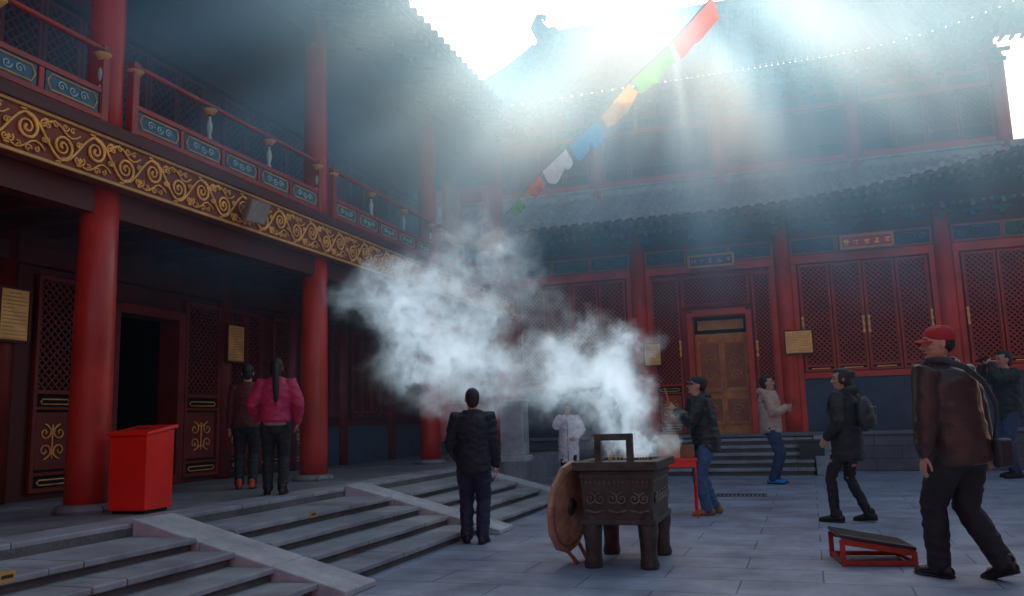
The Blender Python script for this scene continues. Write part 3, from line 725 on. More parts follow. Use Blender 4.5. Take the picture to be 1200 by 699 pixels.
# ---------------------------------------------------------------- kneeling bench
bp_=G(1022,658); e=empty('kneeling_stool',bp_,R(8),label='low black topped kneeling stool with red frame on the flagstones',cat='stool')
DR=mat('worn_red_paint',(.38,.04,.025),.5,var=.4,vs=8)
def slant(x): return .235-.10*(x+.3)/.6
m=MB()
m.add([(-.31,-.28,slant(-.33)),(.31,-.28,slant(.33)),(.31,.28,slant(.33)),(-.31,.28,slant(-.33))]+[(-.31,-.28,slant(-.33)+.035),(.31,-.28,slant(.33)+.035),(.31,.28,slant(.33)+.035),(-.31,.28,slant(-.33)+.035)],[(0,3,2,1),(4,5,6,7),(0,1,5,4),(1,2,6,5),(2,3,7,6),(3,0,4,7)])
m.build('padded_top',mat('black_vinyl',(.02,.02,.022),.35,bump=.3),e,bevel=.012)
for sy in(-1,1):
    m=MB(); m.bar((-.30,sy*.265,slant(-.30)-.025),(.30,sy*.265,slant(.30)-.025),.03,.05); m.build('top_rail',DR,e,bevel=.003,seg=1)
    m=MB(); m.bar((-.30,sy*.265,.03),(.30,sy*.265,.03),.03,.04); m.build('bottom_rail',DR,e,bevel=.003,seg=1)
for sx in(-1,1):
    for sy in(-1,1):
        m=MB(); m.box(sx*.29-.02,sx*.29+.02,sy*.265-.018,sy*.265+.018,0,slant(sx*.29)-.01); m.build('leg',DR,e)
m=MB(); m.box(-.30,-.27,-.24,.24,.02,.05); m.build('cross_rail',DR,e)
m=MB(); m.box(.27,.30,-.24,.24,.02,.05); m.build('cross_rail',DR,e)
# ---------------------------------------------------------------- drain grate, stone block
p=G(868,581); e=empty('drain_grate',p+V((0,0,.004)),0,label='dark iron drain grate set in the paving near the rear steps',cat='grate')
m=MB()
for k in range(12): m.box(-.38+k*.066,-.35+k*.066,-.16,.16,0,.008)
m.build('bars',BLACK,e); m=MB(); m.box(-.42,.42,-.2,-.16,0,.011); m.box(-.42,.42,.16,.2,0,.011); m.box(-.42,-.38,-.16,.16,0,.011); m.box(.376,.42,-.16,.16,0,.011); m.build('frame',GREY,e)
p=G(953,555); e=empty('stone_block',p,0,label='squat dark stone block standing right of the rear steps',cat='block')
DST=mat('dark_stone',(.045,.05,.055),.6,var=.3)
m=MB(); m.box(-.26,.26,-.22,.22,0,.68); m.build('block_body',DST,e,bevel=.02)
m=MB(); m.box(-.275,.275,-.235,.235,.68,.73); m.build('top',DST,e,bevel=.015)
# ---------------------------------------------------------------- prayer flags
def cloth(name,c):
    m=mat(name,c,.8,var=.12,vs=8,bump=.2)
    nt=m.node_tree; N=nt.nodes; L=nt.links
    b=N['Principled BSDF']; tr=N.new('ShaderNodeBsdfTranslucent'); mx=N.new('ShaderNodeMixShader'); mx.inputs[0].default_value=.75
    src=b.inputs['Base Color'].links[0].from_socket; L.new(src,tr.inputs[0]); L.new(b.outputs[0],mx.inputs[1]); L.new(tr.outputs[0],mx.inputs[2]); L.new(mx.outputs[0],N['Material Output'].inputs['Surface'])
    return m
fc={'o':cloth('flag_orange_red',(.92,.13,.04)),'g':cloth('flag_green',(.12,.58,.05)),'y':cloth('flag_yellow',(.95,.42,.01)),'b':cloth('flag_blue',(.01,.42,.90)),'w':cloth('flag_white',(.93,.90,.95)),'r':cloth('flag_red',(.90,.08,.03))}
segs=[((834,-2),(788,50),'o',20),((784,54),(741,94),'g',18),((737,98),(703,137),'y',18),((699,141),(667,170),'b',21),((663,174),(635,201),'w',19),((631,206),(615,221),'r',14),((609,234),(597,246),'g',9),((585,264),(556,285),'y',16)]
e=empty('prayer_flag_string',(0,0,0),label='string of coloured prayer flags slung across the courtyard sky',cat='flags')
def sdist(px):
    t=(px-545)/(840-545); return 19.5*(1-t)+11.5*t
for fi,((x0,y0),(x1,y1),c,h) in enumerate(segs):
    nx=16;nz=8; vs=[];fs=[]
    for i in range(nx+1):
        t=i/nx; px=x0+(x1-x0)*t; py=y0+(y1-y0)*t; p=PD(px,py,sdist(px)); q=PD(px,py+h,sdist(px)); hh=(p.z-q.z)
        for j in range(nz+1):
            w=j/nz
            off=.05*w*math.sin(i*.8+x0)+.03*math.sin(i*.6+j*.7+fi)*w
            vs.append((p.x+off*.6+.12*w,p.y-off*1.8+.10*w,p.z-hh*w*(1+.10*math.sin(i*.5+fi*2.1)-.25*(abs(t-.5)*2)**4)))
    for i in range(nx):
        for j in range(nz): a=i*(nz+1)+j; fs.append((a,a+1,a+nz+2,a+nz+1))
    m=MB(); m.add(vs,fs); m.build('flag',fc[c],e,smooth=True)
m=MB(); pts=[PD(925,-98,sdist(925)),PD(834,-3,sdist(834)),PD(787,50,sdist(787)),PD(739,95,sdist(739)),PD(701,139,sdist(701)),PD(664,173,sdist(664)),PD(632,204,sdist(632)),PD(611,229,sdist(611)),PD(585,262,sdist(585)),PD(545,292,sdist(545))]
m.chain(pts,.014,n=5); m.build('cord',mat('cord',(.25,.22,.18),.9),e)
# ================================================================ PEOPLE
SKIN=mat('skin',(.56,.30,.20),.5,var=.08,bump=.05)
HAIR=mat('black_hair',(.014,.011,.010),.5,var=.2,bump=.5,bs=90)
EYE=mat('eye_dark',(.015,.012,.01),.2)
LIP=mat('lips',(.35,.10,.08),.5)
def ik(a,b,l1,l2,pole):
    d=b-a; L_=min(d.length,(l1+l2)*.999); dn=d.normalized(); b2=a+dn*L_
    x=(l1*l1-l2*l2+L_*L_)/(2*L_); h=math.sqrt(max(0,l1*l1-x*x))
    p=V(pole); p=p-dn*p.dot(dn); p=p.normalized() if p.length>1e-5 else dn.orthogonal().normalized()
    return a+dn*x+p*h,b2
def hand(mb,w,d,n,side,curl):
    d=d.normalized(); n=(n-d*n.dot(d)).normalized(); b=d.cross(n)
    mb.chain([w-d*.02,w+d*.02,w+d*.06,w+d*.092],[(.018,.026),(.016,.036),(.015,.042),(.012,.038)],n=10,ref=n)
    for o,l in((-.031,.062),(-.011,.074),(.011,.070),(.030,.054)):
        p=w+d*.088+b*o; pts=[p-d*.02]; a=curl*.4
        for q in(.45,.32,.23):
            dd=d*math.cos(a)+n*math.sin(a); pts.append(pts[-1]+dd*(l*q+(.02 if q==.45 else 0))); a+=curl*.8
        mb.chain(pts,[.0098,.0092,.0085,.0075],n=7)
    s=side
    p=w+d*.025+b*s*.030; t1=p+(d*.6+b*s*.7+n*.35).normalized()*.035; t2=t1+(d*.85+b*s*.3+n*.4).normalized()*.032; t3=t2+(d+n*.35).normalized()*.024
    mb.chain([p,t1,t2,t3],[.013,.0115,.0105,.008],n=7)
def add_cap(hp,root,mt):
    cap=MB()
    prof=[(.083,.106,.138,-.012),(.088,.110,.162,-.014),(.085,.104,.192,-.018),(.072,.088,.220,-.022),(.046,.056,.240,-.022),(.010,.012,.247,-.022)]
    ax=(hp(1,0,0)-hp(0,0,0))
    cap.chain([hp(0,y,z) for _,_,z,y in prof],[(a,b) for a,b,_,_ in prof],n=24,ref=ax,cap=False)
    co=cap.fuse('cap',mt,root,.006,amp=.003,freq=16,sm=2)
    br=MB(); vs=[];fs=[]
    for i in range(15):
        a=math.pi*(.06+.88*i/14)
        for rr in(0,.5,1):
            x=math.cos(a)*(.076-.004*rr); y=.055+math.sin(a)*(.028+.082*rr)
            z=.150-.016*rr*rr-.02*(math.cos(a)**2)
            vs+= [hp(x,y,z),hp(x,y,z-.005)]
    for i in range(14):
        a=i*6;b=a+6
        for q in(0,2): fs+=[(a+q,a+q+2,b+q+2,b+q),(a+q+1,b+q+1,b+q+3,a+q+3)]
        fs+=[(a+4,a+5,b+5,b+4)]
    br.add(vs,fs); br.build('brim',mt,co,smooth=False)
    return co
def person(lbl,foot,face,H,legs,arms,out,lean=0,headyaw=0,headpitch=0,side=0,voxel=.0075,twist=0):
    s=H/1.75
    root=empty('person',foot,face,label=lbl,cat='person',scale=s)
    pel=V((side*.3,0,out.get('pz',.94)))
    wd=out.get('wide',1.0)
    def spine(z,x=0,y=0):
        q=(z-.94); a=R(lean)*min(1,max(0,q/.25+.2))
        tw=R(twist)*min(1,max(0,q/.45))
        xx=x*math.cos(tw)-y*math.sin(tw); yy=x*math.sin(tw)+y*math.cos(tw)
        return pel+V((xx+side*q,yy+math.sin(a)*q,q*math.cos(a)))
    J={}
    for sd,k in((-1,'L'),(1,'R')):
        hip=pel+V((sd*.092,0,-.03)); f=legs[k]; ank=V((f[0],f[1],f[2]+.085))
        kn,an=ik(hip,ank,.435,.425,(f[4] if len(f)>4 else sd*.05,1,0)); J[k]=(hip,kn,an,f[3])
        sh=spine(1.415,sd*.178*wd,-.005); wr=V(arms[k][0]); el,wr=ik(sh,wr,.29,.255,arms[k][1]); J['a'+k]=(sh,el,wr)
    b=MB()
    prof=[(.84,.13,.095),(.93,.16,.11),(1.06,.14,.098),(1.2,.155,.108),(1.34,.165,.105),(1.42,.13,.08),(1.47,.07,.06)]
    b.chain([spine(z) for z,_,_ in prof],[(x,y) for _,x,y in prof],n=18,ref=(math.cos(R(twist)),math.sin(R(twist)),0))
    nb=spine(1.45); hb=spine(1.555,0,.012)
    b.chain([nb,spine(1.50,0,.0),hb],[.062,.056,.056],n=14)
    for k in'LR':
        h,kn,an,yw=J[k]
        b.chain([h,h.lerp(kn,.4),kn,kn.lerp(an,.3),an],[.085,.078,.056,.054,.038],n=14)
        fd=V((math.sin(R(-yw)),math.cos(R(yw)),0)); b.chain([an+V((0,0,-.045))-fd*.04,an+V((0,0,-.055))+fd*.06,an+V((0,0,-.062))+fd*.13],[.032,.03,.02],n=10)
        sh,el,wr=J['a'+k]
        b.chain([spine(1.41,0.1 if k=='R' else -.1),sh,sh.lerp(el,.5),el,el.lerp(wr,.3),wr],[.06,.057,.048,.04,.038,.026],n=12)
        dd=(wr-el).normalized(); a=arms[k]
        hd=V(a[2]).normalized() if len(a)>2 and a[2] else dd
        nn=V(a[3]) if len(a)>3 else V((-1 if k=='R' else 1,0,0))
        hand(b,wr+dd*.01,hd,nn,(1 if k=='R' else -1)*(a[5] if len(a)>5 else -1),a[4] if len(a)>4 else .45)
    HM=Matrix.Translation(spine(1.515))@Matrix.Rotation(R(headyaw),4,'Z')@Matrix.Translation(V((0,0,.05)))@Matrix.Rotation(R(-headpitch),4,'X')@Matrix.Translation(V((0,0,-.05)))
    hp=lambda x,y,z: HM@V((x,y,z)); H3=HM.to_3x3()
    rings=[(0.0,.062,.020,.016),(.012,.052,.036,.034),(.04,.034,.053,.062),(.075,.018,.064,.082),(.11,.010,.071,.092),(.145,.002,.075,.098),(.18,-.006,.073,.094),(.208,-.010,.060,.076),(.227,-.012,.040,.05),(.236,-.012,.014,.018)]
    b.chain([hp(0,y,z) for z,y,_,_ in rings],[(x,yy) for _,_,x,yy in rings],n=22,ref=H3@V((1,0,0)),cap=False)
    b.chain([hp(0,.098,.132),hp(0,.108,.110),hp(0,.122,.090),hp(0,.108,.080)],[.008,.009,.0135,.009],n=8)
    for sx in(-1,1):
        b.ell(hp(sx*.016,.108,.084),(.010,.010,.008)); b.ell(hp(sx*.077,-.002,.11),(.012,.02,.033),rot=H3@Matrix.Rotation(R(12),3,'X'))
        b.ell(hp(sx*.036,.074,.093),(.022,.02,.018),rot=H3); b.chain([hp(sx*.012,.099,.142),hp(sx*.034,.094,.146),hp(sx*.052,.08,.140)],[.007,.009,.007],n=8)
    b.ell(hp(0,.083,.020),(.018,.016,.014)); b.chain([hp(-.02,.088,.052),hp(0,.098,.053),hp(.02,.088,.052)],[.006,.010,.006],n=8)
    b.fuse('body',out.get('skin',SKIN),root,voxel,sm=2)
    for sx in(-1,1):
        fm=MB(); fm.ell(hp(sx*.031,.0905,.121),(.014,.008,.0065),rot=H3); fm.build('eye',EYE,root,smooth=True)
    for sx in(-1,1):
        fm=MB(); fm.chain([hp(sx*.014,.103,.148),hp(sx*.034,.100,.153),hp(sx*.054,.085,.147)],[.003,.0045,.003],n=6); fm.build('eyebrow',HAIR,root)
    fm=MB(); fm.chain([hp(-.022,.092,.051),hp(0,.1045,.053),hp(.022,.092,.051)],[.003,.006,.003],n=6); fm.build('lips',LIP,root,smooth=True)
    hs=out.get('hair','short'); hm=MB()
    if hs=='capped':
        hm.ell(hp(0,-.040,.125),(.078,.078,.075),rot=H3,n=18,k=12)
    else:
        hm.ell(hp(0,-.024,.155),(.083,.100,.095),rot=H3,n=20,k=14); hm.ell(hp(0,-.045,.10),(.074,.068,.08),rot=H3,n=18,k=12)
        hm.ell(hp(0,.035,.205),(.062,.06,.040),rot=H3)
    if hs in('long','pony','bun'):
        hm.ell(hp(0,-.05,.07),(.075,.062,.09),rot=H3)
        for sx in(-1,1): hm.ell(hp(sx*.068,.01,.12),(.018,.045,.07),rot=H3)
    if hs=='pony':
        hm.chain([hp(0,-.10,.15),hp(0,-.145,.13),hp(0,-.16,.03),hp(0.01,-.165,-.12),hp(.01,-.16,-.28),hp(.005,-.15,-.42)],[.028,.034,.042,.045,.036,.012],n=12)
    if hs=='bun': hm.ell(hp(0,-.115,.17),(.045,.04,.045),rot=H3)
    if hs=='long':
        for sx in(-1,1): hm.chain([hp(sx*.072,.0,.13),hp(sx*.082,.0,.03),hp(sx*.085,.02,-.06)],[.022,.025,.012],n=10)
    hm.fuse('hair',HAIR,root,.008,amp=.003,freq=30,sm=2)
    T=MB(); T.chain([spine(.86),spine(.95),spine(1.03)],[(.155,.12),(.172,.13),(.16,.12)],n=18,ref=(1,0,0))
    tw=out.get('tw',1.0)
    for k in'LR':
        h,kn,an,yw=J[k]; T.chain([h+V((0,0,.0)),h.lerp(kn,.35),kn,kn.lerp(an,.35),kn.lerp(an,.75),an+V((0,0,.0))],[.105,.098*tw,.074*tw,.071*tw,.063*tw,.062*tw],n=16)
    T.fuse('trousers',out['trousers'],root,.011,amp=.010,freq=8)
    for k in'LR':
        h,kn,an,yw=J[k]; fd=V((math.sin(R(-yw)),math.cos(R(yw)),0))
        tilt=V((0,0,legs[k][5])) if len(legs[k])>5 else V((0,0,0))
        S=MB(); bz=an.z-.085
        def sp(f,z): return V((an.x,an.y,bz+z))+fd*f+tilt*(-f*1.0)
        S.chain([sp(-.075,.042),sp(-.03,.048),sp(.05,.045),sp(.12,.036),sp(.175,.03)],[(.042,.034),(.046,.038),(.040,.042),(.032,.048),(.024,.036)],n=14,ref=(0,0,1))
        S.chain([sp(-.03,.05),sp(-.035,.11)],[.046,.043],n=12)
        so=S.fuse('shoe',out['shoes'],root,.009,sm=2)
        Q=MB(); Q.chain([sp(-.09,.012),sp(-.03,.012),sp(.05,.012),sp(.12,.012),sp(.19,.014)],[(.012,.036),(.012,.043),(.012,.042),(.012,.05),(.012,.034)],n=12,ref=(0,0,1),cap=False); Q.build('sole',out.get('sole',BLACK),so)
    Jm=MB(); hem=out.get('hem',.80); pf=out.get('puff',.025); fl=out.get('flare',0)
    pr=[(hem,.165+fl,.125+fl*.7),(.95,.172+fl*.6,.128+fl*.4),(1.08,.162,.12),(1.22,.178,.13),(1.34,.188,.128),(1.41,.168,.11),(1.455,.115,.088),(1.50,.080,.078)]
    pr=[p for p in pr if p[0]>=hem]
    Jm.chain([spine(z) for z,_,_ in pr],[(x*wd+pf*.6,y+pf) for _,x,y in pr],n=22,ref=(math.cos(R(twist)),math.sin(R(twist)),0),cap=False)
    if out.get('hood'):
        Jm.chain([spine(1.47,-.09,.02),spine(1.49,-.06,-.09),spine(1.50,0,-.125),spine(1.49,.06,-.09),spine(1.47,.09,.02)],[.03,.05,.06,.05,.03],n=10)
    for k in'LR':
        sh,el,wr=J['a'+k]; sr=out.get('sleeve',1.0)
        w2=wr-(wr-el).normalized()*.005
        Jm.chain([spine(1.40,.09 if k=='R' else -.09),sh,sh.lerp(el,.5),el,el.lerp(wr,.4),w2],[.08,.082*sr,.073*sr,.064*sr,.058*sr,.044*sr],n=14)
    jk=Jm.fuse('jacket',out['jacket'],root,.011,amp=out.get('wr',.011),freq=out.get('wf',7))
    if out.get('waist'):
        q=MB(); q.chain([spine(hem-.05),spine(hem+.02)],[(.183,.142),(.185,.145)],n=20,ref=(1,0,0),cap=False); q.fuse('shirt_hem',out['waist'],root,.012,amp=.005)
    if out.get('cap'): add_cap(hp,root,out['cap'])
    return root,spine,hp,J,s
JACK=lambda n,c,r=.7,**k: mat(n,c,r,var=.2,vs=9,bump=.25,bs=60,**k)
BLKT=JACK('black_trousers',(.016,.016,.020)); NAVY=JACK('navy_jeans',(.03,.055,.13)); JEAN=JACK('blue_jeans',(.06,.13,.26))
stand={'L':(-.11,.02,0,12),'R':(.11,-.02,0,-12)}
def hang(dx=.27,y=.03,z=.84): return {'L':((-dx,y,z),(-.2,-1,0)),'R':((dx,y,z),(.2,-1,0))}
f=G(557,637); H=hgt(f,554,456)
person('person in dark jacket and dark trousers seen from behind at the foot of the steps',f,AZ+R(-4),H,{'L':(-.10,.05,0,10),'R':(.09,-.03,0,-12)},{'L':((-.20,.16,.95),(-.7,-1,0)),'R':((.25,.08,.87),(.4,-1,0))},
 dict(jacket=JACK('dark_navy_jacket',(.012,.014,.024)),trousers=JACK('dark_navy_trousers',(.02,.022,.06)),shoes=BLACK,hem=.80,puff=.045,sleeve=1.22,tw=1.12,wr=.014),headyaw=10,headpitch=-6)
f=G(322,580,TZ); H=hgt(f,322,421)
r_=person('person in bright pink jacket with a long black ponytail seen from behind on the terrace',f,AZ+R(12),H,{'L':(-.09,.04,0,8),'R':(.10,-.03,0,-10)},{'L':((-.24,.16,.98),(-.8,-1,0)),'R':((.27,.10,.93),(.7,-1,0))},
 dict(jacket=JACK('pink_down_jacket',(.50,.02,.10),.5),trousers=BLKT,shoes=BLACK,hair='pony',hem=.93,puff=.045,sleeve=1.25,wr=.013,waist=JACK('pale_hem',(.40,.22,.24))))
f=G(288,573,TZ); H=hgt(f,290,428)
person('person in dull rust brown jacket half hidden left of the woman in pink',f,AZ+R(15),H,{'L':(-.09,.02,0,8),'R':(.09,-.02,0,-8)},hang(.24),
 dict(jacket=JACK('rust_jacket',(.10,.018,.014)),trousers=BLKT,shoes=JACK('orange_shoes',(.6,.09,.02)),hem=.86,puff=.03))
f=G(668,566); H=hgt(f,661,474)
WH=JACK('white_coat',(.88,.84,.88),.6)
r_,sp_,hp_,J_,s_=person('person in long white padded coat touching chin, facing the camera behind the burner',f,AZ+R(172),H,stand,{'L':((-.18,.16,1.0),(-1,-.6,-.4),(.6,.5,-.2),(0,-1,0),.8),'R':((.06,.19,1.45),(1,-.2,-.8),(-.4,.0,.9),(0,-1,0),1.0)},
 dict(jacket=WH,trousers=BLKT,shoes=BLACK,hair='long',hem=.46,puff=.075,flare=.02,sleeve=1.5,hood=True,wr=.012),headyaw=12)
q=MB(); q.chain([sp_(z,.0,yy+.078) for z,yy in((.50,.145),(.8,.136),(.95,.133),(1.08,.124),(1.22,.132),(1.34,.13),(1.41,.112))],[(.007,.004)]*7,n=5); q.build('zip',BLACK,r_)
f=G(833,603); H=hgt(f,812,441)
r5,sp_,hp_,J5,s5=person('person in black jacket and blue jeans raising incense beside the red table',f,AZ+R(88),H,{'L':(-.10,.06,0,12),'R':(.12,-.08,0,-14)},{'L':((-.05,.36,1.30),(-.8,-.3,-1),(0.2,.6,.6),(1,0,0),1.3),'R':((.05,.34,1.28),(.8,-.3,-1),(-.2,.6,.6),(-1,0,0),1.3)},
 dict(jacket=JACK('black_down_jacket',(.015,.018,.022),.45),trousers=JEAN,shoes=JACK('tan_boots',(.42,.18,.05)),sole=JACK('tan_sole',(.25,.15,.08)),hem=.78,puff=.05,sleeve=1.25,wr=.013,tw=1.1,hood=True,hair='capped',cap=JACK('dark_cap_cloth',(.02,.022,.03))),lean=9,headpitch=-14)
wp=(J5['aL'][2]+J5['aR'][2])/2; q=MB()
for k in range(3): q.chain([wp+V((.0+.006*k,.07,-.03)),wp+V((.006*k,.13+.01*k,.32))],.004,n=4)
o=q.build('incense_stick',INC); o.matrix_world=Matrix.Translation(f)@Matrix.Rotation(AZ+R(88),4,'Z')@Matrix.Scale(s5,4); tag(o,'three thin incense sticks held up by the man in the black jacket','incense')
f=G(908,567); H=hgt(f,903,441)
F6=AZ+R(-112)
r6,sp_,hp_,J6,s6=person('person in beige jacket and navy jeans holding up a phone near the rear steps',f,F6,H,{'L':(-.11,.02,0,12),'R':(.11,-.01,0,-12)},{'L':((-.04,.25,1.23),(-.8,-.3,-1),(.25,1,.2),(1,0,0),1.0),'R':((.06,.24,1.21),(.8,-.3,-1),(-.2,1,.2),(-1,0,0),1.0)},
 dict(jacket=JACK('beige_jacket',(.55,.40,.30),.65),trousers=NAVY,shoes=JACK('blue_shoes',(.03,.25,.60)),hem=.82,puff=.045,sleeve=1.2,hood=True,wr=.013),headpitch=-10)
ph=MB(); ph.obox((0,0,0),(.075,.009,.155)); 
o=ph.build('phone',mat('phone_black',(.01,.01,.012),.2),bevel=.004); o.matrix_world=Matrix.Translation(f)@Matrix.Rotation(F6,4,'Z')@Matrix.Scale(s6,4)@Matrix.Translation((J6['aL'][2]+J6['aR'][2])/2+V((0,.13,.05)))@Matrix.Rotation(R(-15),4,'X'); tag(o,'black phone held up by the person in the beige jacket','phone')
f=G(1001,612); H=hgt(f,988,432); F7=AZ+R(42)
r7,sp7,hp_,J7,s7=person('person in long black coat with a black backpack walking left across the courtyard',f,F7,H,{'L':(-.13,.15,0,8),'R':(.12,-.12,.01,-8,0.05,.08)},{'L':((-.24,.12,.96),(-.5,-1,0)),'R':((.27,.05,.90),(.5,-1,0))},
 dict(jacket=JACK('black_coat',(.014,.014,.016),.6),trousers=BLKT,shoes=BLACK,hair='bun',hem=.70,puff=.030,flare=.02,sleeve=1.08,hood=True,pz=.935,tw=.82),headyaw=34)
BP=JACK('backpack_black',(.024,.025,.03),.5)
e=empty('backpack',f,F7,label='small black backpack worn by the person in the long black coat',cat='backpack',scale=s7)
c=sp7(1.22,.02,-.23); q=MB(); q.ell(c,(.135,.085,.20),n=20,k=14); q.ell(c+V((0,-.06,-.07)),(.10,.05,.10)); q.fuse('bag_body',BP,e,.01,amp=.004)
for sx in(-1,1):
    q=MB(); q.chain([sp7(1.38,sx*.08,-.185),sp7(1.475,sx*.095,-.09),sp7(1.485,sx*.10,.0),sp7(1.42,sx*.11,.12),sp7(1.25,sx*.15,.145),sp7(1.08,sx*.185,.02),sp7(1.07,sx*.10,-.195)],[(.008,.022)]*7,n=8); q.build('shoulder_strap',BP,e,smooth=True)
q=MB(); q.chain([c+V((.135,-.02,-.12)),c+V((.12,-.07,-.02)),c+V((.08,-.10,.08)),c+V((-.08,-.10,.08))],.004,n=5); q.build('zip',GREY,e)
f=G(1146,680); H=hgt(f,1090,382)
LEA=mat('brown_leather',(.050,.026,.023),.28,var=.18,vs=5,bump=.25,bs=70)
F8=AZ+R(26)
r8,sp8,hp8,J8,s8=person('person in dark brown leather jacket and red cap walking away in the right foreground',f,F8,H,{'L':(-.11,.20,0.0,2),'R':(.09,-.14,.035,-8,.05,.34)},{'L':((-.33,.06,.86),(-.5,-1,0),(-.15,.15,-1),(1,-.5,0),.5),'R':((.30,.04,.86),(.5,-1,0))},
 dict(jacket=LEA,trousers=BLKT,shoes=mat('black_leather',(.012,.012,.012),.25),hem=.80,puff=.045,sleeve=1.2,wr=.012,wf=5,tw=1.18,pz=.93,hair='capped',wide=1.08,cap=mat('red_cap_cloth',(.42,.02,.03),.75,var=.15,bump=.3,bs=70)),lean=5,headyaw=58,headpitch=0,voxel=.006,side=-.10)
q=MB(); q.chain([sp8(1.50,-.09,.02),sp8(1.51,-.07,-.07),sp8(1.515,0,-.10),sp8(1.51,.07,-.07),sp8(1.50,.09,.02)],[(.022,.016)]*5,n=10); q.build('collar',LEA,r8,smooth=True)
e=empty('shoulder_bag',f,F8,label='black shoulder bag with a long strap worn by the man in the red cap',cat='bag',scale=s8)
q=MB(); q.chain([sp8(.94,.235,-.09),sp8(1.1,.225,-.155),sp8(1.2,.20,-.192),sp8(1.35,.11,-.207),sp8(1.455,.0,-.178),sp8(1.512,-.10,-.095),sp8(1.510,-.13,.0),sp8(1.40,-.12,.17)],[(.006,.024)]*8,n=8,ref=(0,-1,0)); q.build('strap',BP,e,smooth=True)
q=MB(); q.obox(sp8(.86,.20,-.16),(.16,.08,.20)); q.build('bag_body',BP,e,bevel=.03,seg=3)
f=G(1192,560); H=hgt(f,1180,412)
r9,sp_,hp_,J9,s9=person('person in black jacket and jeans lifting a camera at the right edge of the courtyard',f,AZ+R(92),H,{'L':(-.10,.06,0,10),'R':(.11,-.04,0,-10)},{'L':((-.08,.24,1.56),(-.8,.0,-1),(.3,.2,.9),(1,0,0),1.2),'R':((.08,.26,1.55),(.8,.0,-1),(-.3,.2,.9),(-1,0,0),1.2)},
 dict(jacket=JACK('black_shell_jacket',(.010,.010,.012),.6),trousers=NAVY,shoes=BLACK,hem=.82,puff=.04,sleeve=1.2,wr=.011))
o=MB(); o.box(-.06,.06,-.03,.03,-.04,.04); o.chain([(0,.03,0),(0,.08,0)],[.03,.032],n=12,cap=False)
o=o.build('camera',mat('phone_black',(.01,.01,.012)),bevel=.005); o.matrix_world=Matrix.Translation(f)@Matrix.Rotation(AZ+R(92),4,'Z')@Matrix.Scale(s9,4)@Matrix.Translation((J9['aL'][2]+J9['aR'][2])/2+V((0,.02,.08))); tag(o,'small black camera raised to the eye at the right edge','camera')
# ================================================================ SMOKE + HAZE
sunaz=R(7); sunel=R(33.5)
SD=V((-math.sin(sunaz)*math.cos(sunel),math.cos(sunaz)*math.cos(sunel),math.sin(sunel)))
puffs=[(743,530,8.0,20,1.4),(740,508,8.0,26,1.5),(737,480,8.0,34,1.5),(730,450,8.0,40,1.7),(700,428,8.2,38,1.6),(668,424,8.5,30,1.2),(633,432,9.0,32,.9),
 (598,420,9.8,34,.75),(560,395,10.2,40,.8),(520,390,10.4,44,.85),(520,432,10.4,42,.75),(480,375,10.6,42,.75),(448,350,10.8,36,.7),(570,345,10.8,40,.6),(590,300,11.2,36,.55),(560,268,11.5,36,.45),(500,330,10.8,40,.55),(600,460,10.5,34,.45),(690,480,8.4,28,.5),(470,425,10.6,34,.35),(655,375,9.6,30,.4),(535,300,11,34,.4),(555,455,10.6,36,.4)]
def mth(N,L,op,a,b=None,c=None,clamp=False):
    n=N.new('ShaderNodeMath'); n.operation=op; n.use_clamp=clamp
    for i,x in enumerate((a,b,c)):
        if x is None: continue
        if isinstance(x,(int,float)): n.inputs[i].default_value=x
        else: L.new(x,n.inputs[i])
    return n.outputs[0]
def noise_n(N,L,P,scale,detail,rough=.5):
    n=N.new('ShaderNodeTexNoise'); n.inputs['Scale'].default_value=scale; n.inputs['Detail'].default_value=detail; n.inputs['Roughness'].default_value=rough; L.new(P,n.inputs['Vector']); return n
def smoke_fn(N,L,P):
    n0=noise_n(N,L,P,1.5,6,.62)
    sb=N.new('ShaderNodeVectorMath'); sb.operation='SUBTRACT'; sb.inputs[1].default_value=(.5,.5,.5); L.new(n0.outputs[1],sb.inputs[0])
    sc=N.new('ShaderNodeVectorMath'); sc.operation='MULTIPLY_ADD'; sc.inputs[1].default_value=(1.6,1.6,1.6); L.new(sb.outputs[0],sc.inputs[0]); L.new(P,sc.inputs[2])
    tot=None
    for px,py,d,r,k in puffs:
        c=PD(px,py,d); rad=r/F*d*1.5
        dn=N.new('ShaderNodeVectorMath'); dn.operation='DISTANCE'; L.new(sc.outputs[0],dn.inputs[0]); dn.inputs[1].default_value=c
        f_=mth(N,L,'MULTIPLY_ADD',dn.outputs['Value'],-1/rad,1.0,clamp=True)
        f_=mth(N,L,'MULTIPLY',f_,k)
        tot=f_ if tot is None else mth(N,L,'ADD',tot,f_)
    n2=noise_n(N,L,sc.outputs[0],2.8,7,.6)
    q=mth(N,L,'MULTIPLY_ADD',n2.outputs[0],4.4,-1.65); q=mth(N,L,'MAXIMUM',q,0.08)
    de=mth(N,L,'MULTIPLY',tot,q); de=mth(N,L,'POWER',de,1.4); return mth(N,L,'MULTIPLY',de,3.9)
m_=bpy.data.materials.new('incense_smoke'); m_.use_nodes=True; N=m_.node_tree.nodes; L=m_.node_tree.links; N.clear()
out=N.new('ShaderNodeOutputMaterial'); vs_=N.new('ShaderNodeVolumeScatter'); tc=N.new('ShaderNodeTexCoord'); em=N.new('ShaderNodeEmission'); ad=N.new('ShaderNodeAddShader')
de=smoke_fn(N,L,tc.outputs['Object']); L.new(de,vs_.inputs['Density']); vs_.inputs['Color'].default_value=(.92,.97,1,1); vs_.inputs['Anisotropy'].default_value=.3
em.inputs['Color'].default_value=(.66,.85,1,1); L.new(mth(N,L,'MULTIPLY',de,.60),em.inputs['Strength'])  # glow added to the smoke in place of multiply scattered light
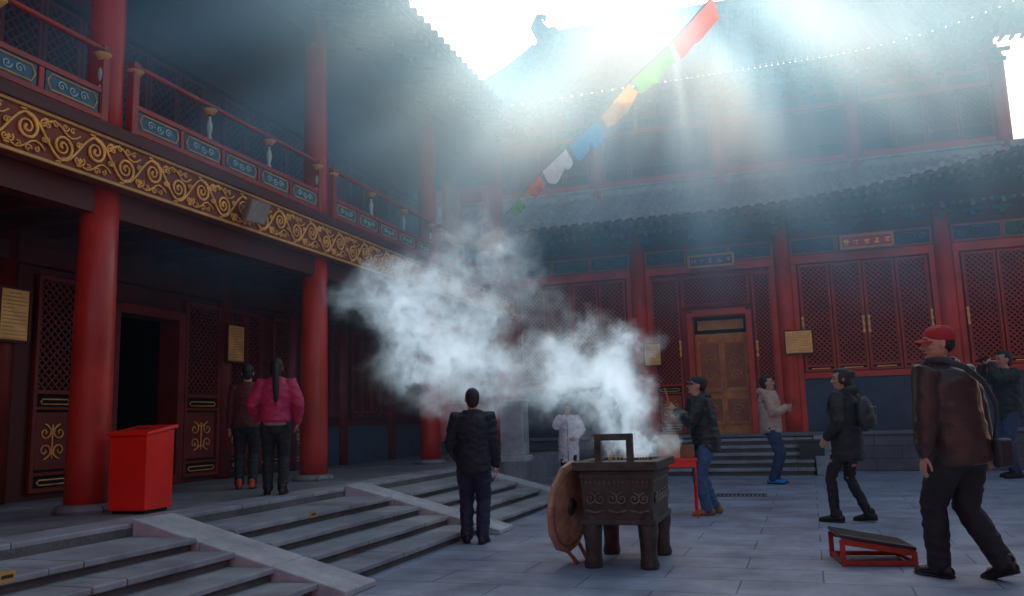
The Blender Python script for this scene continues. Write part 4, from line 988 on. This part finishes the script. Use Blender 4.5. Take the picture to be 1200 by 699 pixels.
L.new(vs_.outputs[0],ad.inputs[0]); L.new(em.outputs[0],ad.inputs[1]); L.new(ad.outputs[0],out.inputs['Volume'])
try: m_.cycles.volume_step_rate=.3
except Exception: pass
m=MB()
for px,py,d,r,k in puffs:
    c=PD(px,py,d); rad=r/F*d*1.5+.18; m.ell(c,rad,n=16,k=10)
for v in range(len(m.v)):
    if m.v[v][2]<.955: m.v[v]=(m.v[v][0],m.v[v][1],.955)
so_=m.fuse('smoke',m_,None,.06,sm=2)
tag(so_,'white incense smoke drifting left from the bronze burner','smoke',kind='stuff')
ng=bpy.data.node_groups.new('haze_volume','GeometryNodeTree'); ng.interface.new_socket('Geometry',in_out='OUTPUT',socket_type='NodeSocketGeometry')
N=ng.nodes;L=ng.links; go=N.new('NodeGroupOutput'); vc=N.new('GeometryNodeVolumeCube'); sm_=N.new('GeometryNodeSetMaterial'); P=N.new('GeometryNodeInputPosition').outputs[0]
HB0=V((-8.6,3.0,.9)); HB1=V((8.0,21.8,13.0)); vx=.34
vc.inputs['Min'].default_value=HB0; vc.inputs['Max'].default_value=HB1
for a,i in zip('XYZ',range(3)): vc.inputs['Resolution '+a].default_value=int((HB1[i]-HB0[i])/vx)
dt=N.new('ShaderNodeVectorMath'); dt.operation='DOT_PRODUCT'; L.new(P,dt.inputs[0]); dt.inputs[1].default_value=SD
sc=N.new('ShaderNodeVectorMath'); sc.operation='SCALE'; sc.inputs[0].default_value=SD; L.new(dt.outputs['Value'],sc.inputs['Scale'])
sb=N.new('ShaderNodeVectorMath'); sb.operation='SUBTRACT'; L.new(P,sb.inputs[0]); L.new(sc.outputs[0],sb.inputs[1])
a=mth(N,L,'MULTIPLY_ADD',noise_n(N,L,sb.outputs[0],.95,2).outputs[0],9.0,-3.8); a=mth(N,L,'MAXIMUM',a,.22)  # density streaked along the sun direction to shape light shafts
b=mth(N,L,'MULTIPLY_ADD',noise_n(N,L,P,.3,3).outputs[0],2.0,-.1); b=mth(N,L,'MAXIMUM',b,.35)
sx=N.new('ShaderNodeSeparateXYZ'); L.new(P,sx.inputs[0])
def mrange(src,a0,a1):
    m=N.new('ShaderNodeMapRange'); m.interpolation_type='SMOOTHSTEP'; m.inputs['From Min'].default_value=a0; m.inputs['From Max'].default_value=a1; L.new(src,m.inputs['Value']); return m.outputs[0]
z=mth(N,L,'MULTIPLY_ADD',mrange(sx.outputs[2],2.6,6.2),.97,.03)
zt=mth(N,L,'MULTIPLY_ADD',mrange(sx.outputs[2],10.0,6.5),.93,.07)
x=mth(N,L,'MULTIPLY_ADD',mrange(sx.outputs[0],7.0,1.5),.6,.4)
de=mth(N,L,'MULTIPLY',a,b); de=mth(N,L,'MULTIPLY',de,z); de=mth(N,L,'MULTIPLY',de,zt); de=mth(N,L,'MULTIPLY',de,mrange(sx.outputs[1],3.5,9)); de=mth(N,L,'MULTIPLY',de,x); de=mth(N,L,'MULTIPLY',de,.115)
L.new(de,vc.inputs['Density']); L.new(vc.outputs[0],sm_.inputs[0]); L.new(sm_.outputs[0],go.inputs[0])
hm_=bpy.data.materials.new('smoky_haze'); hm_.use_nodes=True; nt=hm_.node_tree; nt.nodes.clear()
out=nt.nodes.new('ShaderNodeOutputMaterial'); v=nt.nodes.new('ShaderNodeVolumeScatter'); vi=nt.nodes.new('ShaderNodeVolumeInfo'); nt.links.new(vi.outputs['Density'],v.inputs['Density'])
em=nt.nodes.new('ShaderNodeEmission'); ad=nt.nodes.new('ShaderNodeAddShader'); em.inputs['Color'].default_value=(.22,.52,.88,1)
nt.links.new(mth(nt.nodes,nt.links,'MULTIPLY',vi.outputs['Density'],.14),em.inputs['Strength'])  # faint blue glow added so the haze veils shaded parts, replacing multiple scattering
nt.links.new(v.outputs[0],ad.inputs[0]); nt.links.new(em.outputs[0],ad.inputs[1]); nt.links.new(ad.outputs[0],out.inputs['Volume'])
v.inputs['Anisotropy'].default_value=.5; v.inputs['Color'].default_value=(.46,.80,1,1)
try: hm_.cycles.volume_step_rate=2.2
except Exception: pass
sm_.inputs['Material'].default_value=hm_
me=bpy.data.meshes.new('haze'); me.materials.append(hm_); ho=bpy.data.objects.new('haze',me); COL.objects.link(ho)
ho.modifiers.new('haze','NODES').node_group=ng
tag(ho,'thin bluish smoke haze hanging under the eaves across the courtyard','haze',kind='stuff')
# ================================================================ LIGHT, WORLD, CAMERA
w=bpy.data.worlds.new('World'); scn.world=w; w.use_nodes=True; nt=w.node_tree
bg=nt.nodes['Background']; sky=nt.nodes.new('ShaderNodeTexSky'); sky.sky_type='NISHITA'; sky.sun_disc=False; sky.sun_elevation=sunel
sky.sun_rotation=-sunaz; sky.dust_density=3.0; sky.air_density=1.6
nt.links.new(sky.outputs[0],bg.inputs[0]); bg.inputs[1].default_value=.15
sl_=bpy.data.lights.new('sun','SUN'); sl_.energy=5.0; sl_.angle=R(.5); sl_.color=(1,.96,.90)
so=bpy.data.objects.new('sun',sl_); COL.objects.link(so); so.rotation_euler=(-SD).to_track_quat('-Z','Y').to_euler(); so.location=(0,30,30)
cam=bpy.data.cameras.new('camera'); co=bpy.data.objects.new('camera',cam); COL.objects.link(co); scn.camera=co
cam.sensor_width=36; cam.lens=F/1200*36; cam.clip_end=1000; cam.clip_start=.05
Fv=V((-sa*ct,ca*ct,st)); R0=V((ca,sa,0)); D0=-R0.cross(Fv)
Rx=(R0+RO*D0).normalized(); Dy=(D0-RO*R0).normalized(); Fn=Fv.normalized()
M_=Matrix((Rx,-Dy,-Fn)).transposed().to_4x4(); M_.translation=V((0,0,CH)); co.matrix_world=M_
scn.view_settings.view_transform='Standard'
try: scn.view_settings.look='None'
except: pass
scn.view_settings.exposure=0
